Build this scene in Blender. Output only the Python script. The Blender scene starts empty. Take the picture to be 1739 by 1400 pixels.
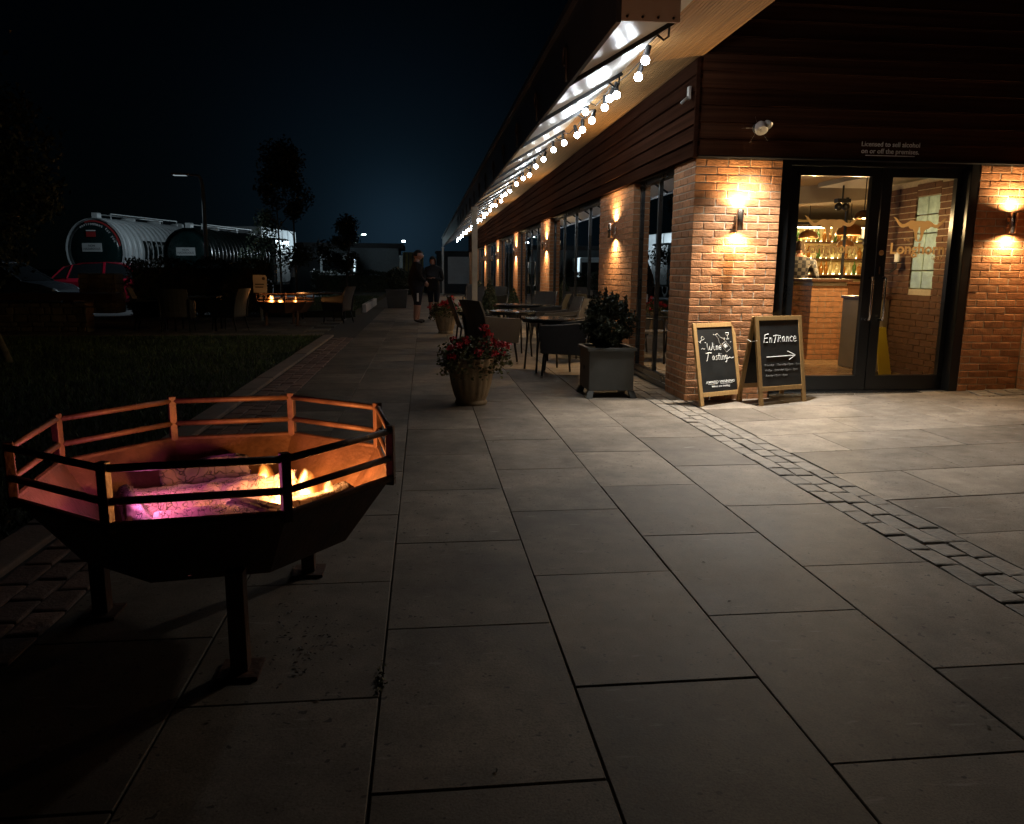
import bpy, bmesh, math, random
import numpy as np
from mathutils import Matrix, Vector
random.seed(7); RNG = np.random.default_rng(11)
S = bpy.context.scene
COL = S.collection
PI = math.pi
rad = math.radians

# ------------------------------------------------------------------ camera
cam_d = bpy.data.cameras.new('camera'); cam = bpy.data.objects.new('camera', cam_d); COL.objects.link(cam)
cam_d.sensor_fit = 'HORIZONTAL'; cam_d.sensor_width = 36.0; cam_d.lens = 1313.2 / 1739 * 36.0
cam_d.clip_start = 0.05; cam_d.clip_end = 3000
_pit, _yaw, _rol = .179, .11354, -.00808
_f = Vector((math.sin(_yaw) * math.cos(_pit), math.cos(_yaw) * math.cos(_pit), -math.sin(_pit)))
_r0 = Vector((math.cos(_yaw), -math.sin(_yaw), 0)); _d0 = _f.cross(_r0)
_r = _r0 * math.cos(_rol) + _d0 * math.sin(_rol); _d = -_r0 * math.sin(_rol) + _d0 * math.cos(_rol)
cam.matrix_world = Matrix(((_r.x, -_d.x, -_f.x, 0), (_r.y, -_d.y, -_f.y, 0), (_r.z, -_d.z, -_f.z, 1.293), (0, 0, 0, 1)))
S.camera = cam

# ------------------------------------------------------------------ night sky
W = bpy.data.worlds.new('World'); S.world = W; W.use_nodes = True
_nt = W.node_tree; _nt.nodes.clear()
_out = _nt.nodes.new('ShaderNodeOutputWorld'); _bg = _nt.nodes.new('ShaderNodeBackground')
_sky = _nt.nodes.new('ShaderNodeTexSky'); _sky.sky_type = 'NISHITA'; _sky.sun_disc = False
_sky.sun_elevation = rad(55); _sky.sun_rotation = rad(-2); _sky.altitude = 0
_sky.air_density = 1.6; _sky.dust_density = 0.2; _sky.ozone_density = 4.0
_bg.inputs['Strength'].default_value = SKY_STRENGTH = 0.00011
_tint = _nt.nodes.new('ShaderNodeMix'); _tint.data_type = 'RGBA'; _tint.blend_type = 'MULTIPLY'; _tint.inputs[0].default_value = 1.0; _tint.inputs[7].default_value = (.42, .74, 1.0, 1)
_nt.links.new(_sky.outputs[0], _tint.inputs[6]); _nt.links.new(_tint.outputs[2], _bg.inputs[0]); # bluish glow lobes painted into the sky, imitating floodlit haze beyond the terrace
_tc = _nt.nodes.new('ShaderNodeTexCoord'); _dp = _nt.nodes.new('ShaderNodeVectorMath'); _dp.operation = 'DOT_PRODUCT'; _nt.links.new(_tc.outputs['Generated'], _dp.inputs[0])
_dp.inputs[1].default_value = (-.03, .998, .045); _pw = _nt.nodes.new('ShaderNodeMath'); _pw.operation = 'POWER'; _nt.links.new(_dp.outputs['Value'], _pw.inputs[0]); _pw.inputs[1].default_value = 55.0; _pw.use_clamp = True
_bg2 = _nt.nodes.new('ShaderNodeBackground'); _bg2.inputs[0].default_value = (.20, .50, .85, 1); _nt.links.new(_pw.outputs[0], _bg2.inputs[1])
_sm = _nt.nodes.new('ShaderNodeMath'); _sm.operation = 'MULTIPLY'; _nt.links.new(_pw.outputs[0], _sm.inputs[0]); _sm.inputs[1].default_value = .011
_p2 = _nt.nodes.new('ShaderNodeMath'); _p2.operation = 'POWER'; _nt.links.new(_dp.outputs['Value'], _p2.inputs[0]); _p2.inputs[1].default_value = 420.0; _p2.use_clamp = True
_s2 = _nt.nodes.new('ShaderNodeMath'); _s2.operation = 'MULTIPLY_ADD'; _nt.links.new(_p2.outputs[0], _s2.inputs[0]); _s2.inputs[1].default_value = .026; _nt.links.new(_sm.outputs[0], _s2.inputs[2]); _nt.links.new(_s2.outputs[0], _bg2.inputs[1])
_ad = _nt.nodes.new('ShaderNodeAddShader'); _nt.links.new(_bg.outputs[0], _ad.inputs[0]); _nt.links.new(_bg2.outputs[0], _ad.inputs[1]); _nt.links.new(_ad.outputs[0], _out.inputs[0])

# ------------------------------------------------------------------ exposure and render settings
S.view_settings.view_transform = 'Standard'; S.view_settings.look = 'None'
S.view_settings.exposure = 0.0; S.view_settings.gamma = 1.0; S.view_settings.use_curve_mapping = False
S.render.engine = 'CYCLES'
cy = S.cycles
cy.use_denoising = True; cy.max_bounces = 6; cy.diffuse_bounces = 3; cy.glossy_bounces = 3
cy.transmission_bounces = 4; cy.transparent_max_bounces = 10; cy.use_light_tree = True
cy.caustics_reflective = False; cy.caustics_refractive = False; cy.sample_clamp_indirect = 3.0

FLOOD, FIRE, YARD, LAMP = 720.0, 34.0, 2600.0, 480.0      # lamp powers used by the builders below

# ------------------------------------------------------------------ helpers
class MB:
    """collects shapes into one mesh"""
    def __init__(s): s.v = []; s.f = []; s.mi = []; s.T = None; s.cur = 0
    def add(s, vs, fs):
        b = len(s.v)
        if s.T is not None: vs = [tuple(s.T @ Vector(p)) for p in vs]
        s.v += [tuple(p) for p in vs]; s.f += [tuple(i + b for i in f) for f in fs]; s.mi += [s.cur] * len(fs)
        return s
    def box(s, x0, x1, y0, y1, z0, z1):
        return s.add([(x0,y0,z0),(x1,y0,z0),(x1,y1,z0),(x0,y1,z0),(x0,y0,z1),(x1,y0,z1),(x1,y1,z1),(x0,y1,z1)],
                     [(0,3,2,1),(4,5,6,7),(0,1,5,4),(1,2,6,5),(2,3,7,6),(3,0,4,7)])
    def bar(s, a, b, w, h, up=(0,0,1)):
        a = Vector(a); b = Vector(b); d = (b - a).normalized(); u = Vector(up)
        if abs(d.dot(u)) > .98: u = Vector((0, 1, 0))
        sd = d.cross(u).normalized() * (w / 2); uu = sd.cross(d).normalized() * (h / 2)
        vs = [a-sd-uu, a+sd-uu, a+sd+uu, a-sd+uu, b-sd-uu, b+sd-uu, b+sd+uu, b-sd+uu]
        return s.add(vs, [(0,1,2,3),(7,6,5,4),(1,0,4,5),(2,1,5,6),(3,2,6,7),(0,3,7,4)])
    def tube(s, pts, r, n=8, cap=True):
        pts = [Vector(p) for p in pts]; rs = r if isinstance(r, (list, tuple)) else [r] * len(pts)
        vs = []; prev = None
        for i, p in enumerate(pts):
            d = (pts[min(i+1, len(pts)-1)] - pts[max(i-1, 0)]).normalized()
            if prev is None:
                a = Vector((0, 0, 1)) if abs(d.z) < .9 else Vector((1, 0, 0)); u = d.cross(a).normalized()
            else:
                u = (prev - d * prev.dot(d)).normalized()
            prev = u; w = d.cross(u)
            vs += [p + (u * math.cos(2*PI*k/n) + w * math.sin(2*PI*k/n)) * rs[i] for k in range(n)]
        fs = [(i*n+k, i*n+(k+1) % n, (i+1)*n+(k+1) % n, (i+1)*n+k) for i in range(len(pts)-1) for k in range(n)]
        if cap: fs += [tuple(range(n-1, -1, -1)), tuple(range((len(pts)-1)*n, len(pts)*n))]
        return s.add(vs, fs)
    def lathe(s, prof, n=24, c=(0, 0, 0), mod=None, cap=True):
        vs = []
        for (r, z) in prof:
            for k in range(n):
                t = 2*PI*k/n; q = r * (mod(t, z) if mod else 1)
                vs.append((c[0] + q*math.cos(t), c[1] + q*math.sin(t), c[2] + z))
        fs = [(i*n+k, i*n+(k+1) % n, (i+1)*n+(k+1) % n, (i+1)*n+k) for i in range(len(prof)-1) for k in range(n)]
        if cap: fs += [tuple(range(n-1, -1, -1)), tuple(range((len(prof)-1)*n, len(prof)*n))]
        return s.add(vs, fs)
    def loft(s, rings, cap=True, closed=True):
        n = len(rings[0]); vs = [p for r in rings for p in r]
        m = n if closed else n - 1
        fs = [(i*n+k, i*n+(k+1) % n, (i+1)*n+(k+1) % n, (i+1)*n+k) for i in range(len(rings)-1) for k in range(m)]
        if cap: fs += [tuple(range(n-1, -1, -1)), tuple(range((len(rings)-1)*n, len(rings)*n))]
        return s.add(vs, fs)
    def prism(s, poly, z0, z1, axis='z'):
        """extrude a 2D polygon; axis 'z': (a,b)->(x,y); 'y': (a,b)->(x,z); 'x': (a,b)->(y,z)"""
        m = {'z': lambda a, b, c: (a, b, c), 'y': lambda a, b, c: (a, c, b), 'x': lambda a, b, c: (c, a, b)}[axis]
        n = len(poly)
        vs = [m(a, b, z0) for a, b in poly] + [m(a, b, z1) for a, b in poly]
        return s.add(vs, [tuple(range(n-1, -1, -1)), tuple(range(n, 2*n))] + [(k, (k+1) % n, n+(k+1) % n, n+k) for k in range(n)])
    def ball(s, c, r, n=12, m=8, sc=(1, 1, 1)):
        vs = []
        for i in range(1, m):
            a = PI*i/m
            for k in range(n):
                t = 2*PI*k/n
                vs.append((c[0]+r*sc[0]*math.sin(a)*math.cos(t), c[1]+r*sc[1]*math.sin(a)*math.sin(t), c[2]+r*sc[2]*math.cos(a)))
        vs += [(c[0], c[1], c[2]+r*sc[2]), (c[0], c[1], c[2]-r*sc[2])]
        fs = [(i*n+k, (i+1)*n+k, (i+1)*n+(k+1) % n, i*n+(k+1) % n) for i in range(m-2) for k in range(n)]
        top = len(vs)-2
        fs += [(top, k, (k+1) % n) for k in range(n)] + [(top+1, (m-2)*n+(k+1) % n, (m-2)*n+k) for k in range(n)]
        return s.add(vs, fs)
    def mesh(s, name, mats, smooth=False):
        me = bpy.data.meshes.new(name); me.from_pydata(s.v, [], s.f)
        for m in (mats if isinstance(mats, (list, tuple)) else [mats]): me.materials.append(m)
        if max(s.mi or [0]) > 0: me.polygons.foreach_set('material_index', s.mi)
        if smooth: me.polygons.foreach_set('use_smooth', [True] * len(me.polygons))
        me.update(); bm = bmesh.new(); bm.from_mesh(me); bmesh.ops.recalc_face_normals(bm, faces=bm.faces); bm.to_mesh(me); bm.free()
        return me
    def build(s, name, mats, parent=None, smooth=False, bevel=0):
        o = link(name, s.mesh(name, mats, smooth), parent)
        if bevel:
            b = o.modifiers.new('bevel', 'BEVEL'); b.width = bevel; b.segments = 2; b.limit_method = 'ANGLE'
        return o

def link(name, data, parent=None, loc=None, rot=None):
    o = bpy.data.objects.new(name, data); COL.objects.link(o)
    if parent is not None: o.parent = parent
    if loc is not None: o.location = loc
    if rot is not None: o.rotation_euler = rot
    return o
def tag(o, label=None, cat=None, group=None, kind=None):
    if label: o['label'] = label
    if cat: o['category'] = cat
    if group: o['group'] = group
    if kind: o['kind'] = kind
    return o
def thing(name, label, cat, loc=(0, 0, 0), rz=0, group=None):
    o = bpy.data.objects.new(name, None); COL.objects.link(o); o.empty_display_size = .1
    o.location = loc; o.rotation_euler = (0, 0, rz)
    return tag(o, label, cat, group)
def copy_tree(src, parent=None):
    c = src.copy(); COL.objects.link(c)
    if parent is not None: c.parent = parent
    for ch in list(src.children): copy_tree(ch, c)
    return c
def bevel_mesh(name, sx, sy, sz, mats, b, seg=1, wob=0, seed=0):
    """a chamfered block centred in x and y with its top at z = 0"""
    bm = bmesh.new(); bmesh.ops.create_cube(bm, size=1)
    r = random.Random(seed)
    for v in bm.verts:
        v.co = Vector((v.co.x*sx + r.uniform(-wob, wob), v.co.y*sy + r.uniform(-wob, wob), (v.co.z-.5)*sz))
    bmesh.ops.bevel(bm, geom=bm.edges[:], offset=b, segments=seg, affect='EDGES', profile=.6)
    me = bpy.data.meshes.new(name); bm.to_mesh(me); bm.free()
    me.materials.append(mats); return me

# ------------------------------------------------------------------ materials
def mat(name, col, rough=.7, metal=0., var=0., vscale=6., bump=0., bscale=40., rnd=0., spec=.5, stretch=None, col2=None, emit=None, estr=0., trans=0., detail=6.):
    m = bpy.data.materials.new(name); m.use_nodes = True; nt = m.node_tree; N = nt.nodes; L = nt.links
    p = N['Principled BSDF']
    p.inputs['Base Color'].default_value = (*col, 1); p.inputs['Roughness'].default_value = rough
    p.inputs['Metallic'].default_value = metal; p.inputs['Specular IOR Level'].default_value = spec
    if emit: p.inputs['Emission Color'].default_value = (*emit, 1); p.inputs['Emission Strength'].default_value = estr
    if trans: p.inputs['Transmission Weight'].default_value = trans
    if var or bump or rnd:
        tc = N.new('ShaderNodeTexCoord'); mp = N.new('ShaderNodeMapping'); L.new(tc.outputs['Object'], mp.inputs[0])
        if stretch: mp.inputs['Scale'].default_value = stretch
        oi = N.new('ShaderNodeObjectInfo')
        ad = N.new('ShaderNodeVectorMath'); ad.operation = 'MULTIPLY_ADD'
        cb = N.new('ShaderNodeCombineXYZ')
        for i in range(3): L.new(oi.outputs['Random'], cb.inputs[i])
        L.new(cb.outputs[0], ad.inputs[0]); ad.inputs[1].default_value = (37, 53, 71); L.new(mp.outputs[0], ad.inputs[2])
        vec = ad.outputs[0]
    if var or rnd:
        nz = N.new('ShaderNodeTexNoise'); nz.inputs['Scale'].default_value = vscale; nz.inputs['Detail'].default_value = detail; nz.inputs['Roughness'].default_value = .6
        L.new(vec, nz.inputs['Vector'])
        c2 = col2 or tuple(min(1, c*(1+var)) for c in col); c1 = tuple(c*(1-var) for c in col) if not col2 else col
        rp = N.new('ShaderNodeValToRGB'); rp.color_ramp.elements[0].position = .3; rp.color_ramp.elements[1].position = .7
        rp.color_ramp.elements[0].color = (*c1, 1); rp.color_ramp.elements[1].color = (*c2, 1)
        L.new(nz.outputs['Fac'], rp.inputs[0]); outc = rp.outputs[0]
        if rnd:
            hs = N.new('ShaderNodeHueSaturation'); L.new(outc, hs.inputs['Color'])
            mr = N.new('ShaderNodeMapRange'); mr.inputs['To Min'].default_value = 1-rnd; mr.inputs['To Max'].default_value = 1+rnd
            L.new(oi.outputs['Random'], mr.inputs['Value']); L.new(mr.outputs[0], hs.inputs['Value']); outc = hs.outputs[0]
        L.new(outc, p.inputs['Base Color'])
        rr = N.new('ShaderNodeMapRange'); rr.inputs['To Min'].default_value = max(0, rough-.12); rr.inputs['To Max'].default_value = min(1, rough+.1)
        L.new(nz.outputs['Fac'], rr.inputs['Value']); L.new(rr.outputs[0], p.inputs['Roughness'])
    if bump:
        bn = N.new('ShaderNodeTexNoise'); bn.inputs['Scale'].default_value = bscale; bn.inputs['Detail'].default_value = 8
        L.new(vec, bn.inputs['Vector']); bp = N.new('ShaderNodeBump'); bp.inputs['Strength'].default_value = bump; bp.inputs['Distance'].default_value = .01
        L.new(bn.outputs['Fac'], bp.inputs['Height']); L.new(bp.outputs[0], p.inputs['Normal'])
    return m
def glow(name, col, strength):
    m = bpy.data.materials.new(name); m.use_nodes = True; nt = m.node_tree; nt.nodes.clear()
    o = nt.nodes.new('ShaderNodeOutputMaterial'); e = nt.nodes.new('ShaderNodeEmission')
    e.inputs[0].default_value = (*col, 1); e.inputs[1].default_value = strength; nt.links.new(e.outputs[0], o.inputs[0]); return m
def pane_glass(name, tint=(.93, .97, .95), ior=1.5, boost=1.0, rough=.0):
    """thin window pane: clear, with the mirror share real glass has at each angle"""
    m = bpy.data.materials.new(name); m.use_nodes = True; nt = m.node_tree; nt.nodes.clear()
    o = nt.nodes.new('ShaderNodeOutputMaterial'); t = nt.nodes.new('ShaderNodeBsdfTransparent'); g = nt.nodes.new('ShaderNodeBsdfGlossy')
    fr = nt.nodes.new('ShaderNodeFresnel'); fr.inputs[0].default_value = ior; mx = nt.nodes.new('ShaderNodeMixShader')
    mu = nt.nodes.new('ShaderNodeMath'); mu.operation = 'MULTIPLY'; mu.inputs[1].default_value = boost; mu.use_clamp = True
    t.inputs[0].default_value = (*tint, 1); g.inputs['Roughness'].default_value = rough
    nt.links.new(fr.outputs[0], mu.inputs[0]); nt.links.new(mu.outputs[0], mx.inputs[0])
    nt.links.new(t.outputs[0], mx.inputs[1]); nt.links.new(g.outputs[0], mx.inputs[2]); nt.links.new(mx.outputs[0], o.inputs[0]); return m

def frosted(name, col):
    m = bpy.data.materials.new(name); m.use_nodes = True; nt = m.node_tree; nt.nodes.clear(); o = nt.nodes.new('ShaderNodeOutputMaterial')
    a = nt.nodes.new('ShaderNodeBsdfDiffuse'); b = nt.nodes.new('ShaderNodeBsdfTranslucent'); mx = nt.nodes.new('ShaderNodeMixShader'); mx.inputs[0].default_value = .80
    a.inputs[0].default_value = (*col, 1); b.inputs[0].default_value = (*col, 1); nt.links.new(a.outputs[0], mx.inputs[1]); nt.links.new(b.outputs[0], mx.inputs[2]); nt.links.new(mx.outputs[0], o.inputs[0]); return m
M = {}
def slab_mat():
    """riven sandstone: slab to slab tone, clouds, fine grain, dark specks and pale scuffs"""
    m = mat('sandstone_slab', (.222, .190, .155), .70, var=.42, vscale=1.7, bump=.10, bscale=130, rnd=.22, spec=.22)
    nt = m.node_tree; N = nt.nodes; L = nt.links; p = N['Principled BSDF']; cur = p.inputs['Base Color'].links[0].from_socket
    vec = [n for n in N if n.type == 'VECT_MATH'][0].outputs[0]
    def layer(cur, scale, lo, hi, col, blend, fac, st=None, det=4):
        nz = N.new('ShaderNodeTexNoise'); nz.inputs['Scale'].default_value = scale; nz.inputs['Detail'].default_value = det
        if st:
            mp = N.new('ShaderNodeMapping'); mp.inputs['Scale'].default_value = st; mp.inputs['Rotation'].default_value = (0, 0, .6); L.new(vec, mp.inputs[0]); L.new(mp.outputs[0], nz.inputs['Vector'])
        else: L.new(vec, nz.inputs['Vector'])
        r = N.new('ShaderNodeMapRange'); r.inputs['From Min'].default_value = lo; r.inputs['From Max'].default_value = hi; r.inputs['To Max'].default_value = fac; L.new(nz.outputs['Fac'], r.inputs['Value'])
        x = N.new('ShaderNodeMix'); x.data_type = 'RGBA'; x.blend_type = blend; L.new(r.outputs[0], x.inputs[0]); L.new(cur, x.inputs[6]); x.inputs[7].default_value = (*col, 1); return x.outputs[2]
    cur = layer(cur, 9, .35, .75, (.55, .52, .5), 'MULTIPLY', .55)
    cur = layer(cur, 170, .42, .72, (.5, .48, .46), 'MULTIPLY', .7, det=2)
    cur = layer(cur, 38, .70, .74, (.05, .045, .04), 'MIX', .8, det=1)
    cur = layer(cur, 7, .66, .74, (.42, .40, .37), 'MIX', .35, (1, 5, 1))
    L.new(cur, p.inputs['Base Color']); return m
M['slab'] = slab_mat()
M['bed'] = mat('dark_joint', (.085, .075, .062), .95, var=.3, vscale=20)
M['sett'] = mat('granite_sett', (.19, .165, .135), .75, var=.3, vscale=14, bump=.5, bscale=60, rnd=.2)
M['sett_red'] = mat('clay_sett', (.23, .15, .12), .8, var=.25, vscale=14, bump=.5, bscale=60, rnd=.25)
M['kerb'] = mat('kerb_concrete', (.26, .20, .165), .85, var=.2, vscale=5, bump=.3, bscale=50)
M['tarmac'] = mat('tarmac', (.045, .045, .047), .9, var=.3, vscale=.6, bump=.4, bscale=80)
M['soil'] = mat('lawn_soil', (.03, .032, .015), .95, var=.4, vscale=3, bump=.6, bscale=30)
M['grass'] = mat('grass_blade', (.055, .085, .02), .7, var=.35, vscale=1.5, rnd=.1)
M['brick'] = mat('red_brick', (.48, .225, .10), .85, var=.28, vscale=16, bump=.7, bscale=70, rnd=.22)
M['mortar'] = mat('lime_mortar', (.52, .45, .34), .95, var=.15, vscale=30, bump=.5, bscale=90)
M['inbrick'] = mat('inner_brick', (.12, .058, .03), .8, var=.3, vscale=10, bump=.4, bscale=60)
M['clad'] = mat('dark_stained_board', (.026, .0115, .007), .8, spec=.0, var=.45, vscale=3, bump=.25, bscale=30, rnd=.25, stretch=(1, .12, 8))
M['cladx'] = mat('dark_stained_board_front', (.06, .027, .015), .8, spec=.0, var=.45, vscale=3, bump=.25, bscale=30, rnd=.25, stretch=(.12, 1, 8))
M['soffit'] = mat('pine_soffit', (.33, .175, .058), .55, var=.35, vscale=8, bump=.2, bscale=40, rnd=.12, stretch=(8, .1, 1))
M['alu'] = mat('anthracite_frame', (.016, .018, .02), .32, metal=.2, spec=.5, var=.15, vscale=3)
M['frame'] = mat('window_frame', (.05, .055, .06), .3, metal=.6, var=.1, vscale=4)
M['steel'] = mat('brushed_steel', (.55, .55, .54), .25, metal=1., var=.08, vscale=30)
M['chrome'] = mat('copper_chrome', (.80, .68, .56), .24, metal=1.)
M['white_panel'] = mat('canopy_panel', (.74, .75, .74), .34, spec=.6, var=.06, vscale=2, bump=.06, bscale=6)
M['fascia'] = mat('navy_fascia', (.075, .10, .14), .35, var=.2, vscale=2)
M['bar_dark'] = mat('dark_glazing_bar', (.02, .02, .022), .4, metal=.3)
M['galv0'] = mat('grey_bracket', (.12, .13, .14), .5, metal=.3)
M['post'] = mat('painted_post', (.36, .36, .34), .6, var=.15, vscale=6, bump=.1)
M['black'] = mat('black_plastic', (.012, .012, .013), .5)
M['rubber'] = mat('black_cable', (.015, .015, .016), .6)
M['glass'] = pane_glass('window_glass', (.86, .90, .88), 1.5, 1.25)
M['glass_door'] = pane_glass('door_glass', (.93, .93, .90), 1.45, .9)
M['plaster'] = mat('cream_plaster', (.55, .48, .36), .85, var=.06, vscale=4)
M['wallgreen'] = mat('sage_wall', (.22, .24, .20), .9, var=.1, vscale=2)
M['planks'] = mat('oak_floor', (.30, .19, .09), .28, var=.3, vscale=4, stretch=(1, 6, 1), bump=.05, bscale=30)
M['wood'] = mat('pine_frame', (.46, .28, .11), .5, var=.22, vscale=9, stretch=(7, 7, 1.2), bump=.1)
M['wood_old'] = mat('oiled_frame', (.33, .20, .075), .5, var=.22, vscale=9, stretch=(7, 7, 1.2), bump=.1)
M['darkwood'] = mat('dark_wood', (.09, .04, .02), .4, var=.3, vscale=8, stretch=(8, 8, 1))
M['board'] = mat('chalkboard', (.010, .011, .011), .6, var=.5, vscale=5, bump=.03)
M['chalk'] = mat('chalk_white', (.85, .85, .82), .9)
M['chalk_dim'] = mat('faded_chalk', (.20, .20, .19), .9)
M['rust'] = mat('rusty_steel', (.095, .045, .026), .6, metal=.25, var=.45, vscale=9, bump=.35, bscale=60)
M['rustdark'] = mat('sooty_steel', (.035, .022, .02), .7, metal=.2, var=.4, vscale=6, bump=.2)
M['terracotta'] = mat('weathered_terracotta', (.34, .25, .15), .8, var=.4, vscale=5, bump=.3, bscale=40, stretch=(3, 3, .8))
M['leaf'] = mat('shrub_leaf', (.035, .055, .02), .6, var=.5, vscale=6, rnd=.1)
M['leaf_dark'] = mat('dark_leaf', (.022, .032, .015), .65, var=.5, vscale=3, rnd=.1)
M['leaf_dry'] = mat('olive_leaf', (.10, .10, .03), .65, var=.5, vscale=20)
M['petal'] = mat('red_petal', (.55, .02, .035), .6, var=.4, vscale=25)
M['bark'] = mat('bark', (.10, .085, .065), .9, var=.4, vscale=12, bump=.7, bscale=30)
M['zinc'] = mat('grey_planter', (.085, .09, .088), .55, metal=.2, var=.2, vscale=3, bump=.06)
M['rattan'] = mat('dark_rattan', (.022, .021, .022), .55, var=.3, vscale=30, bump=.6, bscale=160)
M['sling'] = mat('taupe_sling', (.075, .068, .062), .7, var=.12, vscale=30, bump=.3, bscale=220)
M['tabletop'] = mat('glass_tabletop', (.05, .048, .045), .16, spec=.7, var=.2, vscale=5)
M['leg'] = mat('dark_metal_leg', (.02, .02, .021), .35, metal=.5)
M['skin'] = mat('skin', (.42, .22, .16), .55)
M['cloth'] = mat('black_cloth', (.012, .012, .015), .9, var=.3, vscale=10)
M['navy'] = mat('navy_cloth', (.012, .014, .026), .9, var=.3, vscale=10)
M['shoe'] = mat('brown_shoe', (.02, .014, .011), .6)
M['hair'] = mat('dark_hair', (.02, .015, .012), .8)
M['white'] = mat('white_plastic', (.75, .76, .76), .5)
M['signgrey'] = mat('sign_lettering', (.75, .74, .72), .7)
M['decal'] = frosted('gold_decal', (.95, .78, .54))
M['amber_glass'] = mat('bottle_amber', (.32, .13, .02), .12, spec=.8)
M['green_glass'] = mat('bottle_green', (.07, .14, .03), .12, spec=.8)
M['clear_glass'] = mat('bottle_clear', (.55, .48, .25), .12, spec=.8)
M['yellow'] = mat('yellow_plastic', (.42, .32, .02), .5)
M['bulb'] = glow('bulb_lit', (.86, .94, 1.0), 76.0)
M['lens'] = glow('sconce_lens', (1.0, .80, .5), 40.0)
# ================================================================== the setting
def sheet(name, x0, x1, y0, y1, z, m, kind='structure'):
    o = MB().add([(x0,y0,z),(x1,y0,z),(x1,y1,z),(x0,y1,z)], [(0,1,2,3)]).build(name, m); return tag(o, kind=kind)
sheet('ground', -600, 600, -60, 1200, -.12, M['tarmac'])
X0 = -.1507
colx = [X0 + .61*k for k in range(-2, 5)]          # slab columns beside the lawn
XCL, XCR = colx[-1], colx[-1] + .365               # sett channel
FALL = .026                                        # entrance paving falls towards the channel

pav = sheet('terrace_paving', -2.06, 2.70, -1.5, 46, -.010, M['bed'])
slab_me = bevel_mesh('slab', .604, .910, .03, M['slab'], .0025)
slab_end = MB(); n_sl = 0
far = MB()
for k in range(len(colx)-1):
    yo = (1.7658 if k % 2 == 0 else 2.2211) - .915*4
    for n in range(54):
        y = yo + .915*(n+.5); xc = (colx[k]+colx[k+1])/2
        if y < -.6: continue
        if y < 27:
            o = link('slab', slab_me, pav, (xc + random.uniform(-.0015, .0015), y + random.uniform(-.002, .002), random.uniform(-.0008, .0004)), (random.uniform(-.0012, .0012), random.uniform(-.001, .001), random.uniform(-.002, .002) + (PI if random.random() < .5 else 0)))
        else:
            far.box(xc-.299, xc+.299, y-.45, y+.45, -.029, random.uniform(-.002, .002))
o = far.build('distant_slab', M['slab'], pav); tag(o, kind='stuff')

ent = tag(MB().add([(XCR-.02,-1.5,-.009),(9,-1.5,-.0105+6.37*FALL),(9,8.2,-.0105+6.37*FALL),(XCR-.02,8.2,-.009)], [(0,1,2,3)]).build('entrance_paving', M['bed']), kind='structure')
slab2 = bevel_mesh('slab', .911, .59, .03, M['slab'], .0025)
slab2b = {}
tilt = -math.atan(FALL)
for j in range(-6, 8):
    y0 = 3.479 + .6*j
    ph = 3.6 if (j % 2 == 0) else 3.145
    xs = [ph + .925*i for i in range(-1, 6)]
    for xa in xs:
        a, b = max(xa, XCR+.004), xa + .925
        if b < XCR + .1: continue
        w = b - a; yy0, yy1 = y0, min(y0+.6, 7.95)
        if yy1 - yy0 < .1: continue
        key = (round(w, 2), round(yy1-yy0, 2))
        if key not in slab2b: slab2b[key] = bevel_mesh('slab', w-.006, (yy1-yy0)-.006, .03, M['slab'], .0025)
        xc = (a+b)/2
        link('slab', slab2b[key], ent, (xc, (yy0+yy1)/2 + random.uniform(-.002, .002), (xc-XCR)*FALL + random.uniform(-.002, .001)), (random.uniform(-.0015, .0015), tilt + random.uniform(-.002, .002), random.uniform(-.002, .002)))

# sett channel: three rows of granite setts
chan = sheet('sett_channel', XCL-.005, XCR+.005, -1.2, 30, -.0185+.012, M['bed'])
sett_me = [bevel_mesh('sett', .112, .188 + .012*(i-2), .05, M['sett'], .013, 2, .006, i) for i in range(5)]
cnt = 0; setts_far = MB()
for r in range(3):
    y = 1.1 + .05*r
    x = XCL + .061 + .121*r
    while y < 26:
        i = random.randrange(5); ln = .188 + .012*(i-2) + .012
        if y < 15.5: link('sett', sett_me[i], chan, (x + random.uniform(-.004, .004), y+ln/2, random.uniform(.0, .007)), (random.uniform(-.03, .03), random.uniform(-.03, .03), random.uniform(-.03, .03)))
        else: setts_far.box(x-.054, x+.054, y, y+ln-.014, -.04, random.uniform(-.008, -.002))
        y += ln
tag(setts_far.build('distant_sett', M['sett'], chan), kind='stuff')
# apron of setts in front of the right pier
apr = sheet('sett_apron', 5.62, 6.75, 7.22, 7.60, .055, M['bed'])
for r in range(3):
    x = 5.66 + .04*r
    while x < 6.6:
        i = random.randrange(5); ln = .188+.012*(i-2)+.012
        link('sett', sett_me[i], apr, (x+ln/2, 7.29+.122*r, (x+ln/2-XCR)*FALL + .010 + random.uniform(-.004, 0)), (random.uniform(-.03, .03), random.uniform(-.03, .03), PI/2)); x += ln

# sett border and kerb beside the lawn
bord = sheet('sett_border', -1.79, colx[0]+.004, -1.2, 17, -.0185+.0125, M['bed'])
sett_r = [bevel_mesh('sett', .125, .185 + .012*(i-2), .05, M['sett_red'], .012, 2, .006, 20+i) for i in range(5)]
for r in range(3):
    y = 2.4 + .07*r; x = -1.715 + .136*r
    while y < 15.4:
        i = random.randrange(5); ln = .185+.012*(i-2)+.012
        link('sett', sett_r[i], bord, (x + random.uniform(-.004, .004), y+ln/2, random.uniform(.001, .008)), (random.uniform(-.03, .03), random.uniform(-.03, .03), random.uniform(-.03, .03))); y += ln
kerb = tag(MB().build('lawn_kerb', M['kerb']), kind='structure')
kb = bevel_mesh('kerb_stone', .20, .905, .12, M['kerb'], .012, 2)
for i in range(16): link('kerb_stone', kb, kerb, (-1.91, 1.7+.915*i, .025 + random.uniform(-.004, .004)), (0, 0, random.uniform(-.004, .004)))
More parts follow.
